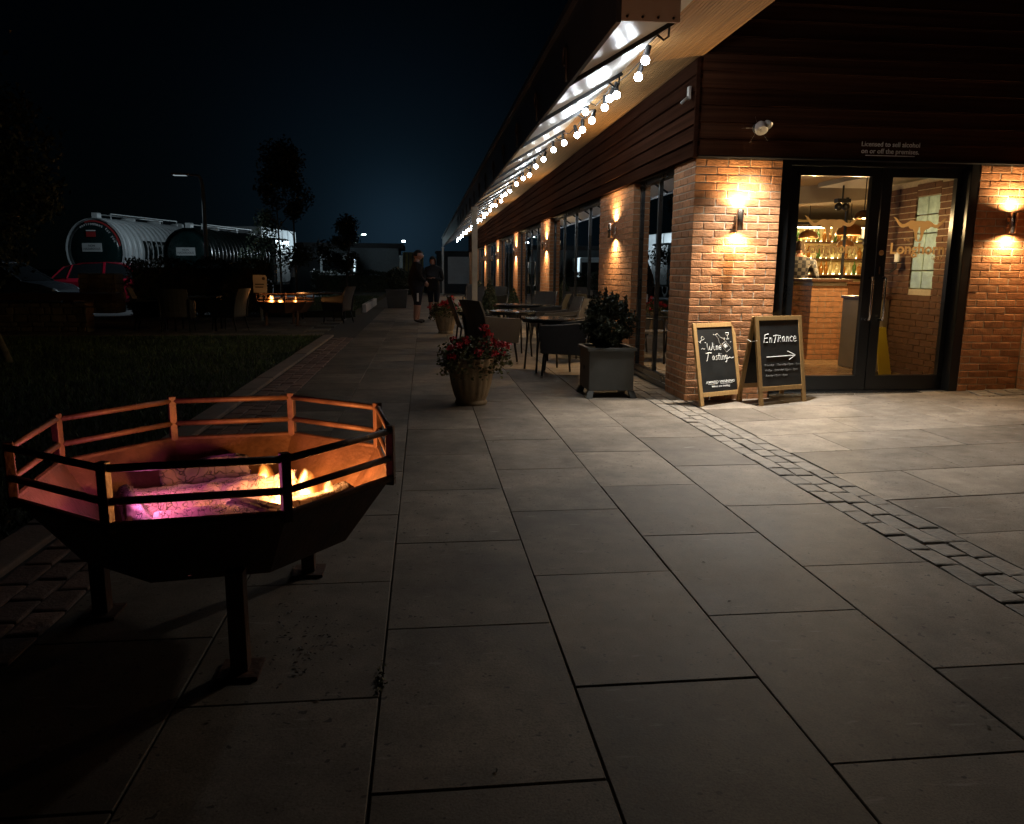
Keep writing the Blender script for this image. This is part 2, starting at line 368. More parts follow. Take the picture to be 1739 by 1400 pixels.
kb2 = bevel_mesh('kerb_stone', .905, .12, .12, M['kerb'], .012, 2)
for i in range(9): link('kerb_stone', kb2, kerb, (-2.5-.915*i, 16.06, .02))

# side terrace beyond the lawn (second fire pit stands here)
st = sheet('side_terrace', -9.5, -2.07, 16.13, 22.4, -.02, M['bed'])
slab3 = bevel_mesh('slab', .899, .597, .03, M['slab'], .0025)
for j in range(10):
    for i in range(8):
        x = -2.55 - .915*i - (.4575 if j % 2 else 0)
        link('slab', slab3, st, (x, 16.44+.61*j, random.uniform(-.002, .002)), (random.uniform(-.002, .002), random.uniform(-.002, .002), 0))

# lawns
lawn = sheet('lawn', -16, -2.01, -1, 16.0, -.01, M['soil'])
lawn2 = tag(MB().box(-4.4, -1.95, 22.6, 45, -.1, .17).build('raised_lawn', M['soil']), kind='structure')
def grass(name, n, x0, x1, y0, y1, z, h):
    x = RNG.uniform(x0, x1, n); y = y0 + (y1-y0)*RNG.uniform(0, 1, n)**1.2; a = RNG.uniform(0, 2*PI, n); hh = h*RNG.uniform(.5, 1.4, n); w = .006
    lx = RNG.normal(0, .35, n)*hh; ly = RNG.normal(0, .35, n)*hh
    V = np.empty((n, 3, 3)); V[:, 0] = np.stack([x-np.cos(a)*w, y-np.sin(a)*w, np.full(n, z)], 1); V[:, 1] = np.stack([x+np.cos(a)*w, y+np.sin(a)*w, np.full(n, z)], 1)
    V[:, 2] = np.stack([x+lx, y+ly, z+hh], 1)
    me = bpy.data.meshes.new(name); me.vertices.add(3*n); me.vertices.foreach_set('co', V.ravel()); me.loops.add(3*n); me.loops.foreach_set('vertex_index', np.arange(3*n))
    me.polygons.add(n); me.polygons.foreach_set('loop_start', np.arange(n)*3); me.materials.append(M['grass']); me.update(calc_edges=True); me.validate()
    return tag(link(name, me), 'short dark green grass of the lawn beside the kerb', 'grass', kind='stuff')
grass('grass', 70000, -8.5, -2.03, 1.5, 15.95, -.012, .055)
grass('grass', 9000, -4.4, -1.97, 22.65, 36, .168, .06)['label'] = 'short grass on the raised lawn beyond the far fire pit'
# white parking line in the car park
tag(MB().box(-11.7, -10.2, 26.7, 26.82, -.119, -.113).build('parking_line', mat('road_paint', (.7, .7, .68), .7, var=.15)), 'white painted line on the tarmac under the dark car', 'road marking')
# ================================================================== the restaurant
WX, WY = 2.65, 7.60          # outer faces: long wall at x = WX, entrance wall at y = WY
bld = thing('restaurant_building', 'long single storey brick restaurant with dark timber cladding and glass doors', 'building')
CH, NC = .075, 32
FZ = .09                      # inside floor level
B_S = bevel_mesh('brick', .215, .1025, .065, M['brick'], .004, 1, .0015, 1)    # stretcher along x
B_S2 = bevel_mesh('brick', .215, .1025, .065, M['brick'], .004, 1, .002, 2)
B_H = bevel_mesh('brick', .1025, .1025, .065, M['brick'], .004, 1, .0015, 3)
def bpart(name): return name
def put_brick(me, parent, x, y, z, rz=0):
    link('brick', me, parent, (x + random.uniform(-.001, .001), y + random.uniform(-.0015, .0015), z + random.uniform(-.001, .001)), (random.uniform(-.004, .004), random.uniform(-.004, .004), rz + random.uniform(-.004, .004) + (PI if random.random() < .5 else 0)))
# corner pier: 0.89 m along the entrance wall, 0.665 m along the terrace
FW, SW = .89, .665
pier = MB().box(WX+.0045, WX+FW-.002, WY+.0045, WY+SW-.002, 0, 2.405).build('corner_pier', M['mortar'], bld)
pier['label'] = 'brick corner pier left of the entrance doors'
for c in range(NC):
    z = c*CH + .065 + .004
    if c % 2 == 0:
        for i in range(4): put_brick(random.choice((B_S, B_S2)), pier, WX + .1075 + .225*i, WY+.0513, z)
        for i in range(2): put_brick(B_S, pier, WX+.0513, WY+.1125+.1075+.225*i, z, PI/2)
        put_brick(B_H, pier, WX+.0513, WY+SW-.0513, z)
    else:
        for i in range(3): put_brick(B_S2, pier, WX+.0513, WY+.1075+.225*i, z, PI/2)
        for i in range(3): put_brick(random.choice((B_S, B_S2)), pier, WX+.1125+.1075+.225*i, WY+.0513, z)
        put_brick(B_H, pier, WX+FW-.0513, WY+.0513, z)
# right pier
RX0, RX1 = 5.66, 6.335
rp = MB().box(RX0+.002, RX1+.3, WY+.0045, WY+.3, .03, 2.405).build('entrance_pier', M['mortar'], bld); rp['label'] = 'brick pier right of the entrance doors'
for c in range(1, NC):
    z = c*CH + .065 + .004
    if c % 2 == 0:
        for i in range(3): put_brick(random.choice((B_S, B_S2)), rp, RX0+.1075+.225*i, WY+.0513, z)
    else:
        put_brick(B_H, rp, RX0+.0513, WY+.0513, z)
        for i in range(2): put_brick(random.choice((B_S, B_S2)), rp, RX0+.1125+.1075+.225*i, WY+.0513, z)
        put_brick(B_H, rp, RX0+.675-.0613, WY+.0513, z)
def brickwork(name, axis, a0, a1, face, z0, z1, out, parent, m='brick', core=None):
    """joined courses on a wall; axis 'y': wall along y with outer face at x=face and outward normal out (+-1)"""
    b = MB(); n = int((z1-z0)/CH)
    for c in range(n):
        z = z0 + c*CH; p = a0 - (.1125 if c % 2 else 0)
        while p < a1 - .01:
            q0, q1 = max(p, a0), min(p+.215, a1)
            if q1-q0 > .03:
                e = random.uniform(-.0015, .0015)
                f0, f1 = sorted((face+e*out, face-.06*out))
                if axis == 'y': b.box(f0, f1, q0, q1, z+.005, z+.07)
                else: b.box(q0, q1, f0, f1, z+.005, z+.07)
            p += .225
    o = b.build(name, M[m], parent); o['kind'] = 'stuff'; return o
# return wall running forward on the right
rw = MB().box(RX1+.0065, RX1+.3, 5.2, WY-.002, .06, 2.405).build('return_wall', M['mortar'], bld)
brickwork('brickwork', 'y', 5.2, WY-.002, RX1+.001, .075, 2.405, -1, rw)
# piers between the terrace windows
PIERS = [(9.85, 11.75), (16.45, 17.8), (22.1, 23.2), (27.6, 28.9), (33.2, 34.4), (39.0, 40.2), (44.9, 46.0)]
for (a, b) in PIERS:
    p = MB().box(WX+.0055, WX+.33, a+.0055, b-.0055, 0, 2.405).build('pier', M['mortar'], bld)
    brickwork('brickwork', 'y', a, b, WX, 0, 2.405, -1, p)
    brickwork('brickwork', 'x', WX+.02, WX+.33, a, 0, 2.405, -1, p)
# dwarf sill below the glazing
GX = WX + .10
WINS = [(8.265, 9.85)] + [(PIERS[i][1], PIERS[i+1][0]) for i in range(len(PIERS)-1)]
for wi, (a, b) in enumerate(WINS):
    w = MB()
    n = 2 if wi == 0 else 4
    w.box(GX-.05, GX+.09, a+.002, b-.002, 0, .06); w.box(GX-.03, GX+.07, a+.002, b-.002, .06, .13)
    w.box(GX-.03, GX+.07, a+.002, b-.002, 2.345, 2.405)
    st = (b-a)/n
    for i in range(n+1):
        yy = a + st*i; t = .026
        y0, y1 = (yy-t, yy+t) if 0 < i < n else ((a+.002, a+.06) if i == 0 else (b-.06, b-.002))
        w.box(GX-.018, GX+.032, y0, y1, .131, 2.344)
    wo = w.build('window', M['frame'], bld, bevel=.004)
    for i in range(n):
        y0 = a + st*i + .03; y1 = a + st*(i+1) - .03
        MB().add([(GX+.006, y0, .132), (GX+.006, y1, .132), (GX+.006, y1, 2.343), (GX+.006, y0, 2.343)], [(0, 1, 2, 3)]).build('pane', M['glass'], wo)
    if wi == 2:
        for s in (-.07, .07):
            h = MB(); yy = (a+b)/2 + s
            h.tube([(GX-.03, yy, .95), (GX-.085, yy, .95), (GX-.085, yy, 1.55), (GX-.03, yy, 1.55)], .014); h.build('door_handle', M['steel'], wo, True)
# cladding on the terrace side, six boards
ZC0, BH = 2.41, .152
for i in range(6):
    z = ZC0 + BH*i
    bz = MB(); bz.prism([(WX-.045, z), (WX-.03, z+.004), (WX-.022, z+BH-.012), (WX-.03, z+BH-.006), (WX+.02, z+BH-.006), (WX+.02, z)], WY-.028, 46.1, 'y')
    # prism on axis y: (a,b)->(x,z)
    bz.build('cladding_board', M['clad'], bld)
MB().box(WX+.021, WX+.2, WY+.02, 46.0, 2.406, 3.34).build('wall_core', M['black'], bld)
# cladding on the entrance side
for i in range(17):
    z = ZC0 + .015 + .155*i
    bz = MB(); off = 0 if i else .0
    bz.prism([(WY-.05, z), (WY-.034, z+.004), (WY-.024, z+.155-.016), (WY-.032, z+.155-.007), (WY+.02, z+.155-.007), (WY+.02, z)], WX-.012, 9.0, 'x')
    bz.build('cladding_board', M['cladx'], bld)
MB().box(WX+.2, 9.0, WY+.021, WY+.2, 2.44, 5.2).build('wall_core', M['black'], bld)
MB().box(WX-.05, WX-.012, WY-.056, WY-.029, 2.40, 3.30).build('corner_trim', M['clad'], bld)
MB().bar((WX+.01, WY-.02, 2.415), (9, WY-.02, 2.415), .08, .012).build('flashing', M['alu'], bld)
# timber soffit of the eaves, ribbed boards running along the wall
SN = 20
for i in range(SN):
    t0, t1 = i/SN, (i+.82)/SN
    xa, xb = 1.93 + (WX+.02-1.93)*t0, 1.93 + (WX+.02-1.93)*t1
    za, zb = 3.215 + .115*t0, 3.215 + .115*t1
    MB().add([(xa,1.5,za),(xb,1.5,zb),(xb,46,zb),(xa,46,za),(xa,1.5,za+.02),(xb,1.5,zb+.02),(xb,46,zb+.02),(xa,46,za+.02)],
             [(0,3,2,1),(4,5,6,7),(0,1,5,4),(1,2,6,5),(2,3,7,6),(3,0,4,7)]).build('soffit_board', M['soffit'], bld)
MB().add([(1.9,1.5,3.24),(WX+.03,1.5,3.36),(WX+.03,46,3.36),(1.9,46,3.24),(1.9,1.5,3.6),(WX+.03,1.5,3.6),(WX+.03,46,3.6),(1.9,46,3.6)],
         [(0,3,2,1),(4,5,6,7),(0,1,5,4),(1,2,6,5),(2,3,7,6),(3,0,4,7)]).build('eaves', M['fascia'], bld)
MB().box(WX+.031, 12, WY+.201, 46, 3.35, 3.6).build('roof', M['black'], bld)
# ---- entrance doors
DY = WY + .17
DX0, DX1 = WX+FW+.004, RX0-.002
fr = MB()
fr.box(DX0, DX0+.13, DY-.09, DY+.06, .02, 2.435); fr.box(DX1-.10, DX1, DY-.165, DY+.06, .06, 2.435); fr.box(DX0+.131, DX1-.101, DY-.09, DY+.06, 2.37, 2.435)
fr.box(DX0+.131, DX1-.101, DY-.05, DY+.06, .03, .075)
dframe = fr.build('door_frame', M['alu'], bld, bevel=.006)
MB().box(DX0+.01, DX1-.01, WY-.005, DY-.051, .0, .066).build('threshold', M['steel'], dframe)
def strokes_obj(lines, r, m, name, parent, T):
    b = MB(); b.T = T
    for ln in lines: b.tube([(x, y, 0) for x, y in ln], r, 5)
    return b.build(name, m, parent)
def text_mesh(body, size, m, name, parent, T, bold=0., shear=0., align='CENTER', ext=.0015, spacing=1.0):
    cu = bpy.data.curves.new('t', 'FONT'); cu.body = body; cu.size = size; cu.align_x = align; cu.extrude = ext; cu.offset = bold; cu.shear = shear; cu.space_character = spacing
    cu.resolution_u = 3
    ob = bpy.data.objects.new('t', cu); COL.objects.link(ob); dg = bpy.context.evaluated_depsgraph_get(); dg.update()
    me = bpy.data.meshes.new_from_object(ob.evaluated_get(dg)); bpy.data.objects.remove(ob); bpy.data.curves.remove(cu)
    me.materials.clear(); me.materials.append(m); me.transform(T)
    return link(name, me, parent)
def wall_T(x, y, z): return Matrix.Translation((x, y, z)) @ Matrix.Rotation(PI/2, 4, 'X')     # text facing -y
HORN = [(0,.07),(.10,.055),(.19,.052),(.24,.09),(.29,.13),(.33,.132),(.42,.10),(.49,.125),(.56,.175),(.59,.185),(.545,.135),(.50,.07),(.44,.02),(.40,.012),(.34,.035),(.30,.05),
        (.285,.02),(.25,-.03),(.20,-.045),(.165,-.06),(.15,-.12),(.125,-.19),(.085,-.235),(.05,-.255),(0,-.26)]
def skull(xc, zc, y, parent, sc):
    # right half traced, mirrored: a longhorn skull with a bottle shape cut from the face
    half = [(0,.075),(.05,.078),(.10,.066),(.15,.082),(.21,.080),(.27,.045),(.33,.008),(.39,.005),(.45,.045),(.50,.10),(.55,.135),(.60,.148),(.565,.115),(.52,.055),(.47,-.015),(.41,-.062),(.35,-.068),(.29,-.045),
            (.245,-.04),(.225,-.075),(.185,-.095),(.15,-.098),(.115,-.13),(.10,-.20),(.085,-.27),(.07,-.325),(.045,-.345),(0,-.348)]
    bottle = [(0,-.04),(.012,-.045),(.014,-.10),(.034,-.15),(.036,-.27),(.026,-.285)]
    outer = half; b = MB()
    for s in (-1, 1):
        # face plate split from the bottle hollow as quads between the outline and a centre line
        poly = [(s*x, z) for x, z in outer]
        pts = [(xc + sc*x, zc + sc*z) for x, z in poly]
        hole = [(xc + sc*s*x, zc + sc*z) for x, z in reversed(bottle)]
        b.prism([pts[0]] + pts[1:] + hole, y-.001, y+.001, 'y')
    return b.build('skull_decal', M['decal'], parent)
for di, (gx0, gx1, xa, xb) in enumerate(((3.80, 4.565, DX0+.134, 4.675), (4.79, 5.50, 4.685, DX1-.104))):
    d = MB(); zb, zt = .08, 2.368
    d.box(xa, gx0, DY-.04, DY+.02, zb, zt); d.box(gx1, xb, DY-.04, DY+.02, zb, zt)
    d.box(gx0, gx1, DY-.04, DY+.02, zb, .235); d.box(gx0, gx1, DY-.04, DY+.02, 2.28, zt)
    do = d.build('door', M['alu'], bld); do['label'] = ('left' if di == 0 else 'right') + ' glazed entrance door with steel pull handle'
    MB().add([(gx0, DY, .235), (gx1, DY, .235), (gx1, DY, 2.28), (gx0, DY, 2.28)], [(0, 1, 2, 3)]).build('pane', M['glass_door'], do)
    hx = 4.628 if di == 0 else 4.775
    MB().tube([(hx, DY-.04, .83), (hx, DY-.10, .83), (hx, DY-.11, .86), (hx, DY-.11, 1.235), (hx, DY-.10, 1.265), (hx, DY-.04, 1.265)], .013, 10).build('handle', M['steel'], do, True)
    xc = 4.185 if di == 0 else 5.155
    skull(xc, 1.815, DY-.004, do, .50)
    text_mesh('Longhorn', .158, M['decal'], 'lettering', do, wall_T(xc, DY-.004, 1.515), bold=.0035, spacing=1.0)
    text_mesh('THE', .04, M['decal'], 'lettering', do, wall_T(xc-.13, DY-.004, 1.645), bold=.0)
    text_mesh('GRILL', .05, M['decal'], 'lettering', do, wall_T(xc+.23, DY-.004, 1.455), bold=.0)
    if di == 1:
        MB().lathe([(.028, 0), (.028, .003)], 20).build('door_sticker', M['wood'], do).matrix_local = Matrix.Translation((4.735, DY-.041, 1.52)) @ Matrix.Rotation(PI/2, 4, 'X')
        MB().box(4.715, 4.735, DY-.05, DY-.041, 1.30, 1.38).build('lock', M['steel'], do)

# ---- glazed canopy over the terrace
can = thing('glazed_canopy', 'white panelled lean-to canopy with dark fascia along the terrace', 'canopy')
CX0, CZ0, CX1, CZ1 = 1.13, 2.735, 1.925, 3.205
cy0, cy1 = 4.6, 46.0
bars = [4.62] + [6.2 + 1.555*i for i in range(26)]
for i in range(len(bars)-1):
    a, b = bars[i]+.014, bars[i+1]-.014
    MB().add([(CX0,a,CZ0),(CX1,a,CZ1),(CX1,b,CZ1),(CX0,b,CZ0),(CX0,a,CZ0+.012),(CX1,a,CZ1+.012),(CX1,b,CZ1+.012),(CX0,b,CZ0+.012)],
             [(0,3,2,1),(4,5,6,7),(0,1,5,4),(1,2,6,5),(2,3,7,6),(3,0,4,7)]).build('panel', M['white_panel'], can)
for i, yb in enumerate(bars):
    MB().bar((CX0, yb, CZ0-.012), (CX1+.0, yb, CZ1-.012), .026, .045).build('glazing_bar', M['bar_dark'], can)
MB().box(1.10, 1.128, cy0, cy1, 2.69, 3.22).build('fascia', M['fascia'], can)
MB().box(1.06, 1.10, cy0, cy1, 3.17, 3.225).build('gutter', M['fascia'], can)
ep = MB().box(1.129, 1.47, cy0-.004, cy0+.012, 2.70, 3.22).build('end_panel', M['white_panel'], can)
for k in range(4):
    MB().ball((1.16+.09*k, cy0-.006, 2.72), .008, 8, 6).build('rivet', M['black'], ep)
for yb in bars[1:14]:
    s = MB(); pts = []
    for k in range(15):
        t = PI*1.55 * k/14
        rr = .085 - .028*k/14*1.2
        pts.append((1.085, yb - .02 + .085 - rr*math.cos(t) - .085 + .06*0, 2.90 + rr*math.sin(t)))
    pts = [(1.085, yb-.105, 2.71), (1.085, yb-.105, 2.80)] + pts
    s.tube(pts, .011, 6); s.build('scroll_bracket', M['galv0'], can, True)
for yp, zz in ((17.35, 0), (45.6, 0)):
    p = MB(); p.box(1.06, 1.18, yp-.06, yp+.06, 0, 2.69); p.box(1.045, 1.195, yp-.075, yp+.075, 2.60, 2.689); p.box(1.045, 1.195, yp-.075, yp+.075, 0.001, .05); p.build('post', M['post'], can, bevel=.006)

# ---- festoon lights
fest = thing('festoon_lights', 'string of lit white globe bulbs hanging along the canopy', 'string lights')
bulbs = [(1.9,6.847,3.076),(1.9,7.057,2.992),(1.9,7.845,3.006),(1.9,8.143,3.035),(1.9,8.346,2.99),(1.86,9.15,3.10),(1.92,9.077,2.994),(1.9,9.506,2.965),(1.9,9.83,2.958),(1.9,10.734,3.008),(1.9,11.605,3.045),(1.9,12.565,3.044),(1.9,13.414,3.046),(1.9,14.225,2.997),(1.9,15.1,3.04),(1.9,16.2,3.055),(1.9,17.405,3.034)]
y = 18.2
while y < 45: bulbs.append((1.9 + random.uniform(-.05, .05), y, 3.02 + .05*math.sin(y*2.1))); y += random.uniform(.6, .85)
cab = MB(); path = [(1.88, 6.2, 3.16)]
for i, (x, yy, z) in enumerate(bulbs):
    path.append((x, yy-.03, z+.115))
    if i+1 < len(bulbs):
        ny = bulbs[i+1][1]; path.append((x-.01, (yy+ny)/2, min(z, bulbs[i+1][2]) + .115 - .02*min(1, ny-yy)))
cab.tube(path, .0055, 5); cab.build('cable', M['rubber'], fest, True)
sock_me = MB().lathe([(.012, .125), (.020, .115), (.022, .05), (.019, .035)], 10).mesh('bulb_holder', M['black'], True)
bulb_me = MB().ball((0, 0, 0), .036, 14, 10).mesh('bulb', M['bulb'], True)
for (x, yy, z) in bulbs:
    h = link('bulb_holder', sock_me, fest, (x, yy, z), (random.uniform(-.35, .35), random.uniform(-.35, .35), 0))
    link('bulb', bulb_me, h)
for yb in bars[1:8]:
    MB().tube([(1.80, yb, 3.10), (1.86, yb, 3.06), (1.90, yb+.01, 3.09), (1.90, yb, 3.16)], .009, 6).build('hook', M['bar_dark'], fest)

# ---- up-and-down wall lights
def spot(name, parent, loc, rot, power, size, blend, col, r=.012):
    l = bpy.data.lights.new(name, 'SPOT'); l.energy = power; l.spot_size = size; l.spot_blend = blend; l.color = col; l.shadow_soft_size = r
    o = bpy.data.objects.new(name, l); COL.objects.link(o); o.parent = parent; o.location = loc; o.rotation_euler = rot; return o
SC_P = 48.0
def sconce(loc, rz, label, power=SC_P):
    t = thing('wall_light', label, 'wall light', loc, rz, 'up and down wall lights on the brick piers')
    b = MB(); b.lathe([(.034, -.10), (.036, -.098), (.036, .098), (.034, .10), (.029, .10), (.029, .07), (.0, .07)], 20, (0, -.075, 0), cap=False)
    b.lathe([(.0, -.07), (.029, -.07), (.029, -.10), (.034, -.10)], 20, (0, -.075, 0), cap=False)
    b.build('tube', M['chrome'], t, True)
    MB().box(-.03, .03, -.012, -.001, -.05, .05).build('back_plate', M['chrome'], t, bevel=.004)
    MB().box(-.012, .012, -.045, -.012, -.014, .014).build('bracket', M['chrome'], t)
    for s in (1, -1):
        MB().lathe([(.0, .086*s), (.027, .086*s)], 16, (0, -.075, 0), cap=False).build('lens', M['lens'], t)
        spot('wall_light_lamp', t, (0, -.075, .103*s), (0 if s < 0 else PI, 0, 0), power, rad(160), 1.0, (1.0, .66, .32))
    return t
sconce((3.10, WY, 1.815), 0, 'up and down wall light on the corner pier left of the doors')
sconce((6.02, WY, 1.83), 0, 'up and down wall light on the pier right of the doors')
for i, (yy, w) in enumerate(((10.74, 'nearest terrace pier, behind the box shrub'), (16.9, 'second terrace pier along from the corner'), (22.5, 'third terrace pier along from the corner'), (28.1, 'fourth terrace pier along from the corner'), (33.8, 'fifth terrace pier along from the corner'), (39.6, 'farthest terrace pier'))):
    sconce((WX, yy, 1.87), -PI/2, 'up and down wall light on the ' + w, 90.0)

# ---- security floodlight over the corner pier
fl = thing('floodlight', 'small white twin-headed floodlight on dark cladding above the corner pier', 'floodlight', (3.23, WY-.05, 2.68))
MB().lathe([(.05, 0), (.052, .02), (.03, .045)], 16).build('base', M['black'], fl).matrix_local = Matrix.Rotation(PI/2, 4, 'X')
hd = MB(); hd.T = Matrix.Translation((-.01, -.12, -.02)) @ Matrix.Rotation(rad(-35), 4, 'X')
hd.lathe([(.0, .07), (.03, .068), (.05, .045), (.06, .0), (.058, -.03)], 18, cap=False); hd.build('head', M['white'], fl, True)
h2 = MB(); h2.T = Matrix.Translation((.07, -.10, .02)) @ Matrix.Rotation(rad(-40), 4, 'Y') @ Matrix.Rotation(rad(-40), 4, 'X')
h2.lathe([(.0, .05), (.025, .045), (.035, .02), (.036, -.02)], 14, cap=False); h2.build('head', M['white'], fl, True)
MB().tube([(0, -.03, 0), (-.005, -.09, -.01)], .014, 8).build('arm', M['white'], fl)
spot('floodlight_lamp', fl, (-.01, -.175, -.10), (rad(-24), 0, 0), FLOOD, rad(114), 1.0, (1.0, .95, .86), .07)
for k in range(5):
    a = .5 + 1.25*k
    MB().tube([(0, -.03, 0), (.16*math.cos(a), -.005, .13*math.sin(a)-.02)], .0003, 4).build('cobweb', M['signgrey'], fl)
# ---- licence notice
ls = thing('licence_sign', 'grey lettering notice about selling alcohol on the cladding over the doors', 'sign')
text_mesh('Licensed to sell alcohol\non or off the premises.', .066, M['signgrey'], 'lettering', ls, wall_T(4.62, WY-.056, 2.545), bold=.0006)
MB().box(4.36, 4.88, WY-.058, WY-.055, 2.455, 2.462).build('underline', M['signgrey'], ls)
# ---- cctv stub on the corner
cc = thing('bracket_camera', 'small white bracket on the terrace cladding near the building corner', 'bracket', (WX-.05, 7.72, 3.02))
MB().box(-.02, 0, -.03, .03, -.06, .06).build('plate', M['post'], cc); MB().tube([(-.02, 0, -.04), (-.07, -.02, -.08), (-.09, -.02, -.10)], .016, 8).build('arm', M['post'], cc, True)
# ================================================================== inside the restaurant
inn = tag(MB().box(WX+.34, 12, WY+.24, 46, FZ-.03, FZ).build('floor', M['planks']), kind='structure')
tag(MB().box(WX+.25, 12, WY+.205, 46, 2.62, 2.7).build('ceiling', M['plaster']), kind='structure')
tag(MB().box(11.9, 12.1, WY+.2, 46, 0, 3.34).build('wall_back', M['wallgreen']), kind='structure')
tag(MB().box(WX+.02, 12, 46.0, 46.2, 0, 3.34).build('wall_end', M['wallgreen']), kind='structure')
tag(MB().box(RX1+.31, 12, WY+.012, WY+.2, 0, 2.43).build('wall_front', M['plaster']), kind='structure')
# partition behind the first terrace window
tag(MB().box(3.05, 4.9, 10.9, 11.02, FZ, 2.62).build('wall_partition', M['wallgreen']), kind='structure')
# lowered bulkhead over the lobby
# brick lobby wall on the right with a glass-block window
LX = 5.86
lw = thing('lobby_wall', 'inner brick wall with a tall glass block window seen through the right door', 'wall')
core = MB(); core.box(LX+.012, LX+.22, 8.05, 8.50, FZ, 2.40); core.box(LX+.012, LX+.22, 8.94, 9.75, FZ, 2.40); core.box(LX+.012, LX+.22, 8.501, 8.939, FZ, 1.13); core.box(LX+.012, LX+.22, 8.501, 8.939, 2.21, 2.40)
core.build('wall_core', M['mortar'], lw)
for (a, b, z0, z1) in ((8.05, 8.50, FZ, 2.40), (8.94, 9.75, FZ, 2.40), (8.501, 8.939, FZ, 1.13), (8.501, 8.939, 2.21, 2.40)):
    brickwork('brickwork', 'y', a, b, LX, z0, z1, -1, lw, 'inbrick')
M['gblock'] = mat('glass_block', (.40, .56, .55), .1, spec=.8, bump=.9, bscale=22, var=.25, vscale=12)
gb = bevel_mesh('glass_block', .08, .205, .205, M['gblock'], .012, 2)
for i in range(2):
    for j in range(5): link('glass_block', gb, lw, (LX+.055, 8.612+.216*i, 1.13+.216*(j+1)-.004))
MB().box(LX-.03, LX+.02, 7.87, 8.04, FZ, 2.45).build('plaster_reveal', M['plaster'], lw)
MB().box(LX-.6, LX+2.5, 8.02, 10.2, 2.44, 2.5).build('lobby_ceiling', M['plaster'], lw)
# diagonal bulkhead
bh = MB(); bh.prism([(4.6, 13.4), (7.4, 9.35), (7.75, 9.6), (4.95, 13.65)], 2.36, 2.619); tag(bh.build('bulkhead', M['plaster']), 'pale dropped ceiling bulkhead crossing above the bar', 'bulkhead')
# brick-fronted bar pier
bp = thing('bar_pier', 'low brick faced counter end with timber top inside the left door', 'counter')
MB().box(5.46, 5.97, 10.52, 11.6, FZ, 1.19).build('core', M['mortar'], bp)
brickwork('brickwork', 'x', 5.445, 5.985, 10.51, FZ, 1.19, -1, bp)
brickwork('brickwork', 'y', 10.51, 11.6, 5.445, FZ, 1.19, -1, bp)
MB().box(5.41, 6.03, 10.46, 11.65, 1.191, 1.235).build('counter_top', M['darkwood'], bp, bevel=.006)
MB().bar((5.92, 10.6, 1.236), (5.92, 10.6, 2.36), .03, .03).build('upright', M['black'], bp)
MB().bar((5.0, 10.6, 2.0), (5.92, 10.6, 2.0), .03, .03).build('rail', M['black'], bp)
# back bar
bb = thing('back_bar', 'back bar shelving with glowing strip lights behind the brick counter', 'shelving', (0, 0, 0))
BY = 15.2
MB().box(6.6, 10.2, BY+.32, BY+.36, FZ, 2.4).build('back_panel', mat('back_bar_panel', (.40, .30, .14), .5, var=.2), bb)
SH = [1.30, 1.62, 1.95]
M['led'] = glow('shelf_strip', (1.0, .80, .36), 19.0)
for z in SH:
    s = MB().box(6.6, 10.2, BY, BY+.319, z-.03, z).build('shelf', M['darkwood'], bb)
    MB().box(6.62, 10.18, BY+.28, BY+.305, z+.002, z+.02).build('strip_light', M['led'], s)
MB().box(6.6, 10.2, BY, BY+.319, 2.24, 2.27).build('shelf', M['darkwood'], bb)
MB().box(6.62, 10.18, BY+.02, BY+.06, 2.215, 2.238).build('strip_light', M['led'], bb)
MB().box(6.6, 10.2, BY-.9, BY-.3, FZ, 1.12).build('bar_front', M['darkwood'], bb)
MB().box(6.55, 10.25, BY-.95, BY-.25, 1.121, 1.16).build('bar_top', M['darkwood'], bb)
def bottle_me(m, h, r): return MB().lathe([(0, 0), (r, 0), (r, h*.58), (r*.85, h*.66), (r*.36, h*.76), (r*.34, h*.97), (r*.4, h*.97), (r*.4, h), (0, h)], 10, cap=False).mesh('bottle', m, True)
BM = [bottle_me(M[k], h, r) for k, h, r in (('amber_glass', .26, .042), ('green_glass', .27, .038), ('clear_glass', .24, .045), ('clear_glass', .28, .038), ('amber_glass', .22, .048))]
for si, z in enumerate(SH):
    x = 6.9
    while x < 9.3:
        ki = random.randrange(5); kn = ('amber', 'green', 'pale', 'slim pale', 'squat amber')[ki]; o = link('bottle', BM[ki], None, (x, BY+.12+random.uniform(-.03, .05), z+.001))
        tag(o, '%s spirit bottle on the %s lit shelf of the back bar' % (kn, ('lowest', 'middle', 'top')[si]), 'bottle', '%s bottles on the %s shelf' % (kn, ('lowest', 'middle', 'top')[si]))
        x += random.uniform(.095, .13)
# pendants
def pendant(x, y, z, r, label, power):
    t = thing('pendant_lamp', label, 'lamp', (x, y, z), 0, 'copper dome pendants over the bar')
    MB().lathe([(.02, r*.86), (r*.45, r*.80), (r*.8, r*.55), (r*.97, r*.2), (r, 0), (r*.97, 0), (r*.94, r*.2), (r*.76, r*.52), (r*.4, r*.75)], 24, cap=False).build('shade', M['copper'], t, True)
    MB().tube([(0, 0, r*.86), (0, 0, 2.61-z)], .006, 6).build('cord', M['black'], t)
    MB().ball((0, 0, r*.3), .035, 12, 8).build('bulb', M['warm'], t, True)
    l = bpy.data.lights.new('pendant_lamp_light', 'POINT'); l.energy = power; l.color = (1, .66, .30); l.shadow_soft_size = .06
    o = bpy.data.objects.new('pendant_lamp_light', l); COL.objects.link(o); o.parent = t; o.location = (0, 0, -.03)
M['copper'] = mat('copper_shade', (.30, .15, .06), .35, metal=.9, var=.2, vscale=6)
M['warm'] = glow('warm_bulb', (1, .75, .4), 25)
pendant(6.75, 13.3, 1.92, .17, 'small copper dome pendant at the left of the bar', 160)
pendant(6.95, 12.3, 1.93, .22, 'large copper dome pendant hanging over the bar counter', 190)
pendant(7.85, 14.0, 1.80, .17, 'dark dome pendant nearest the bar shelves', 50)
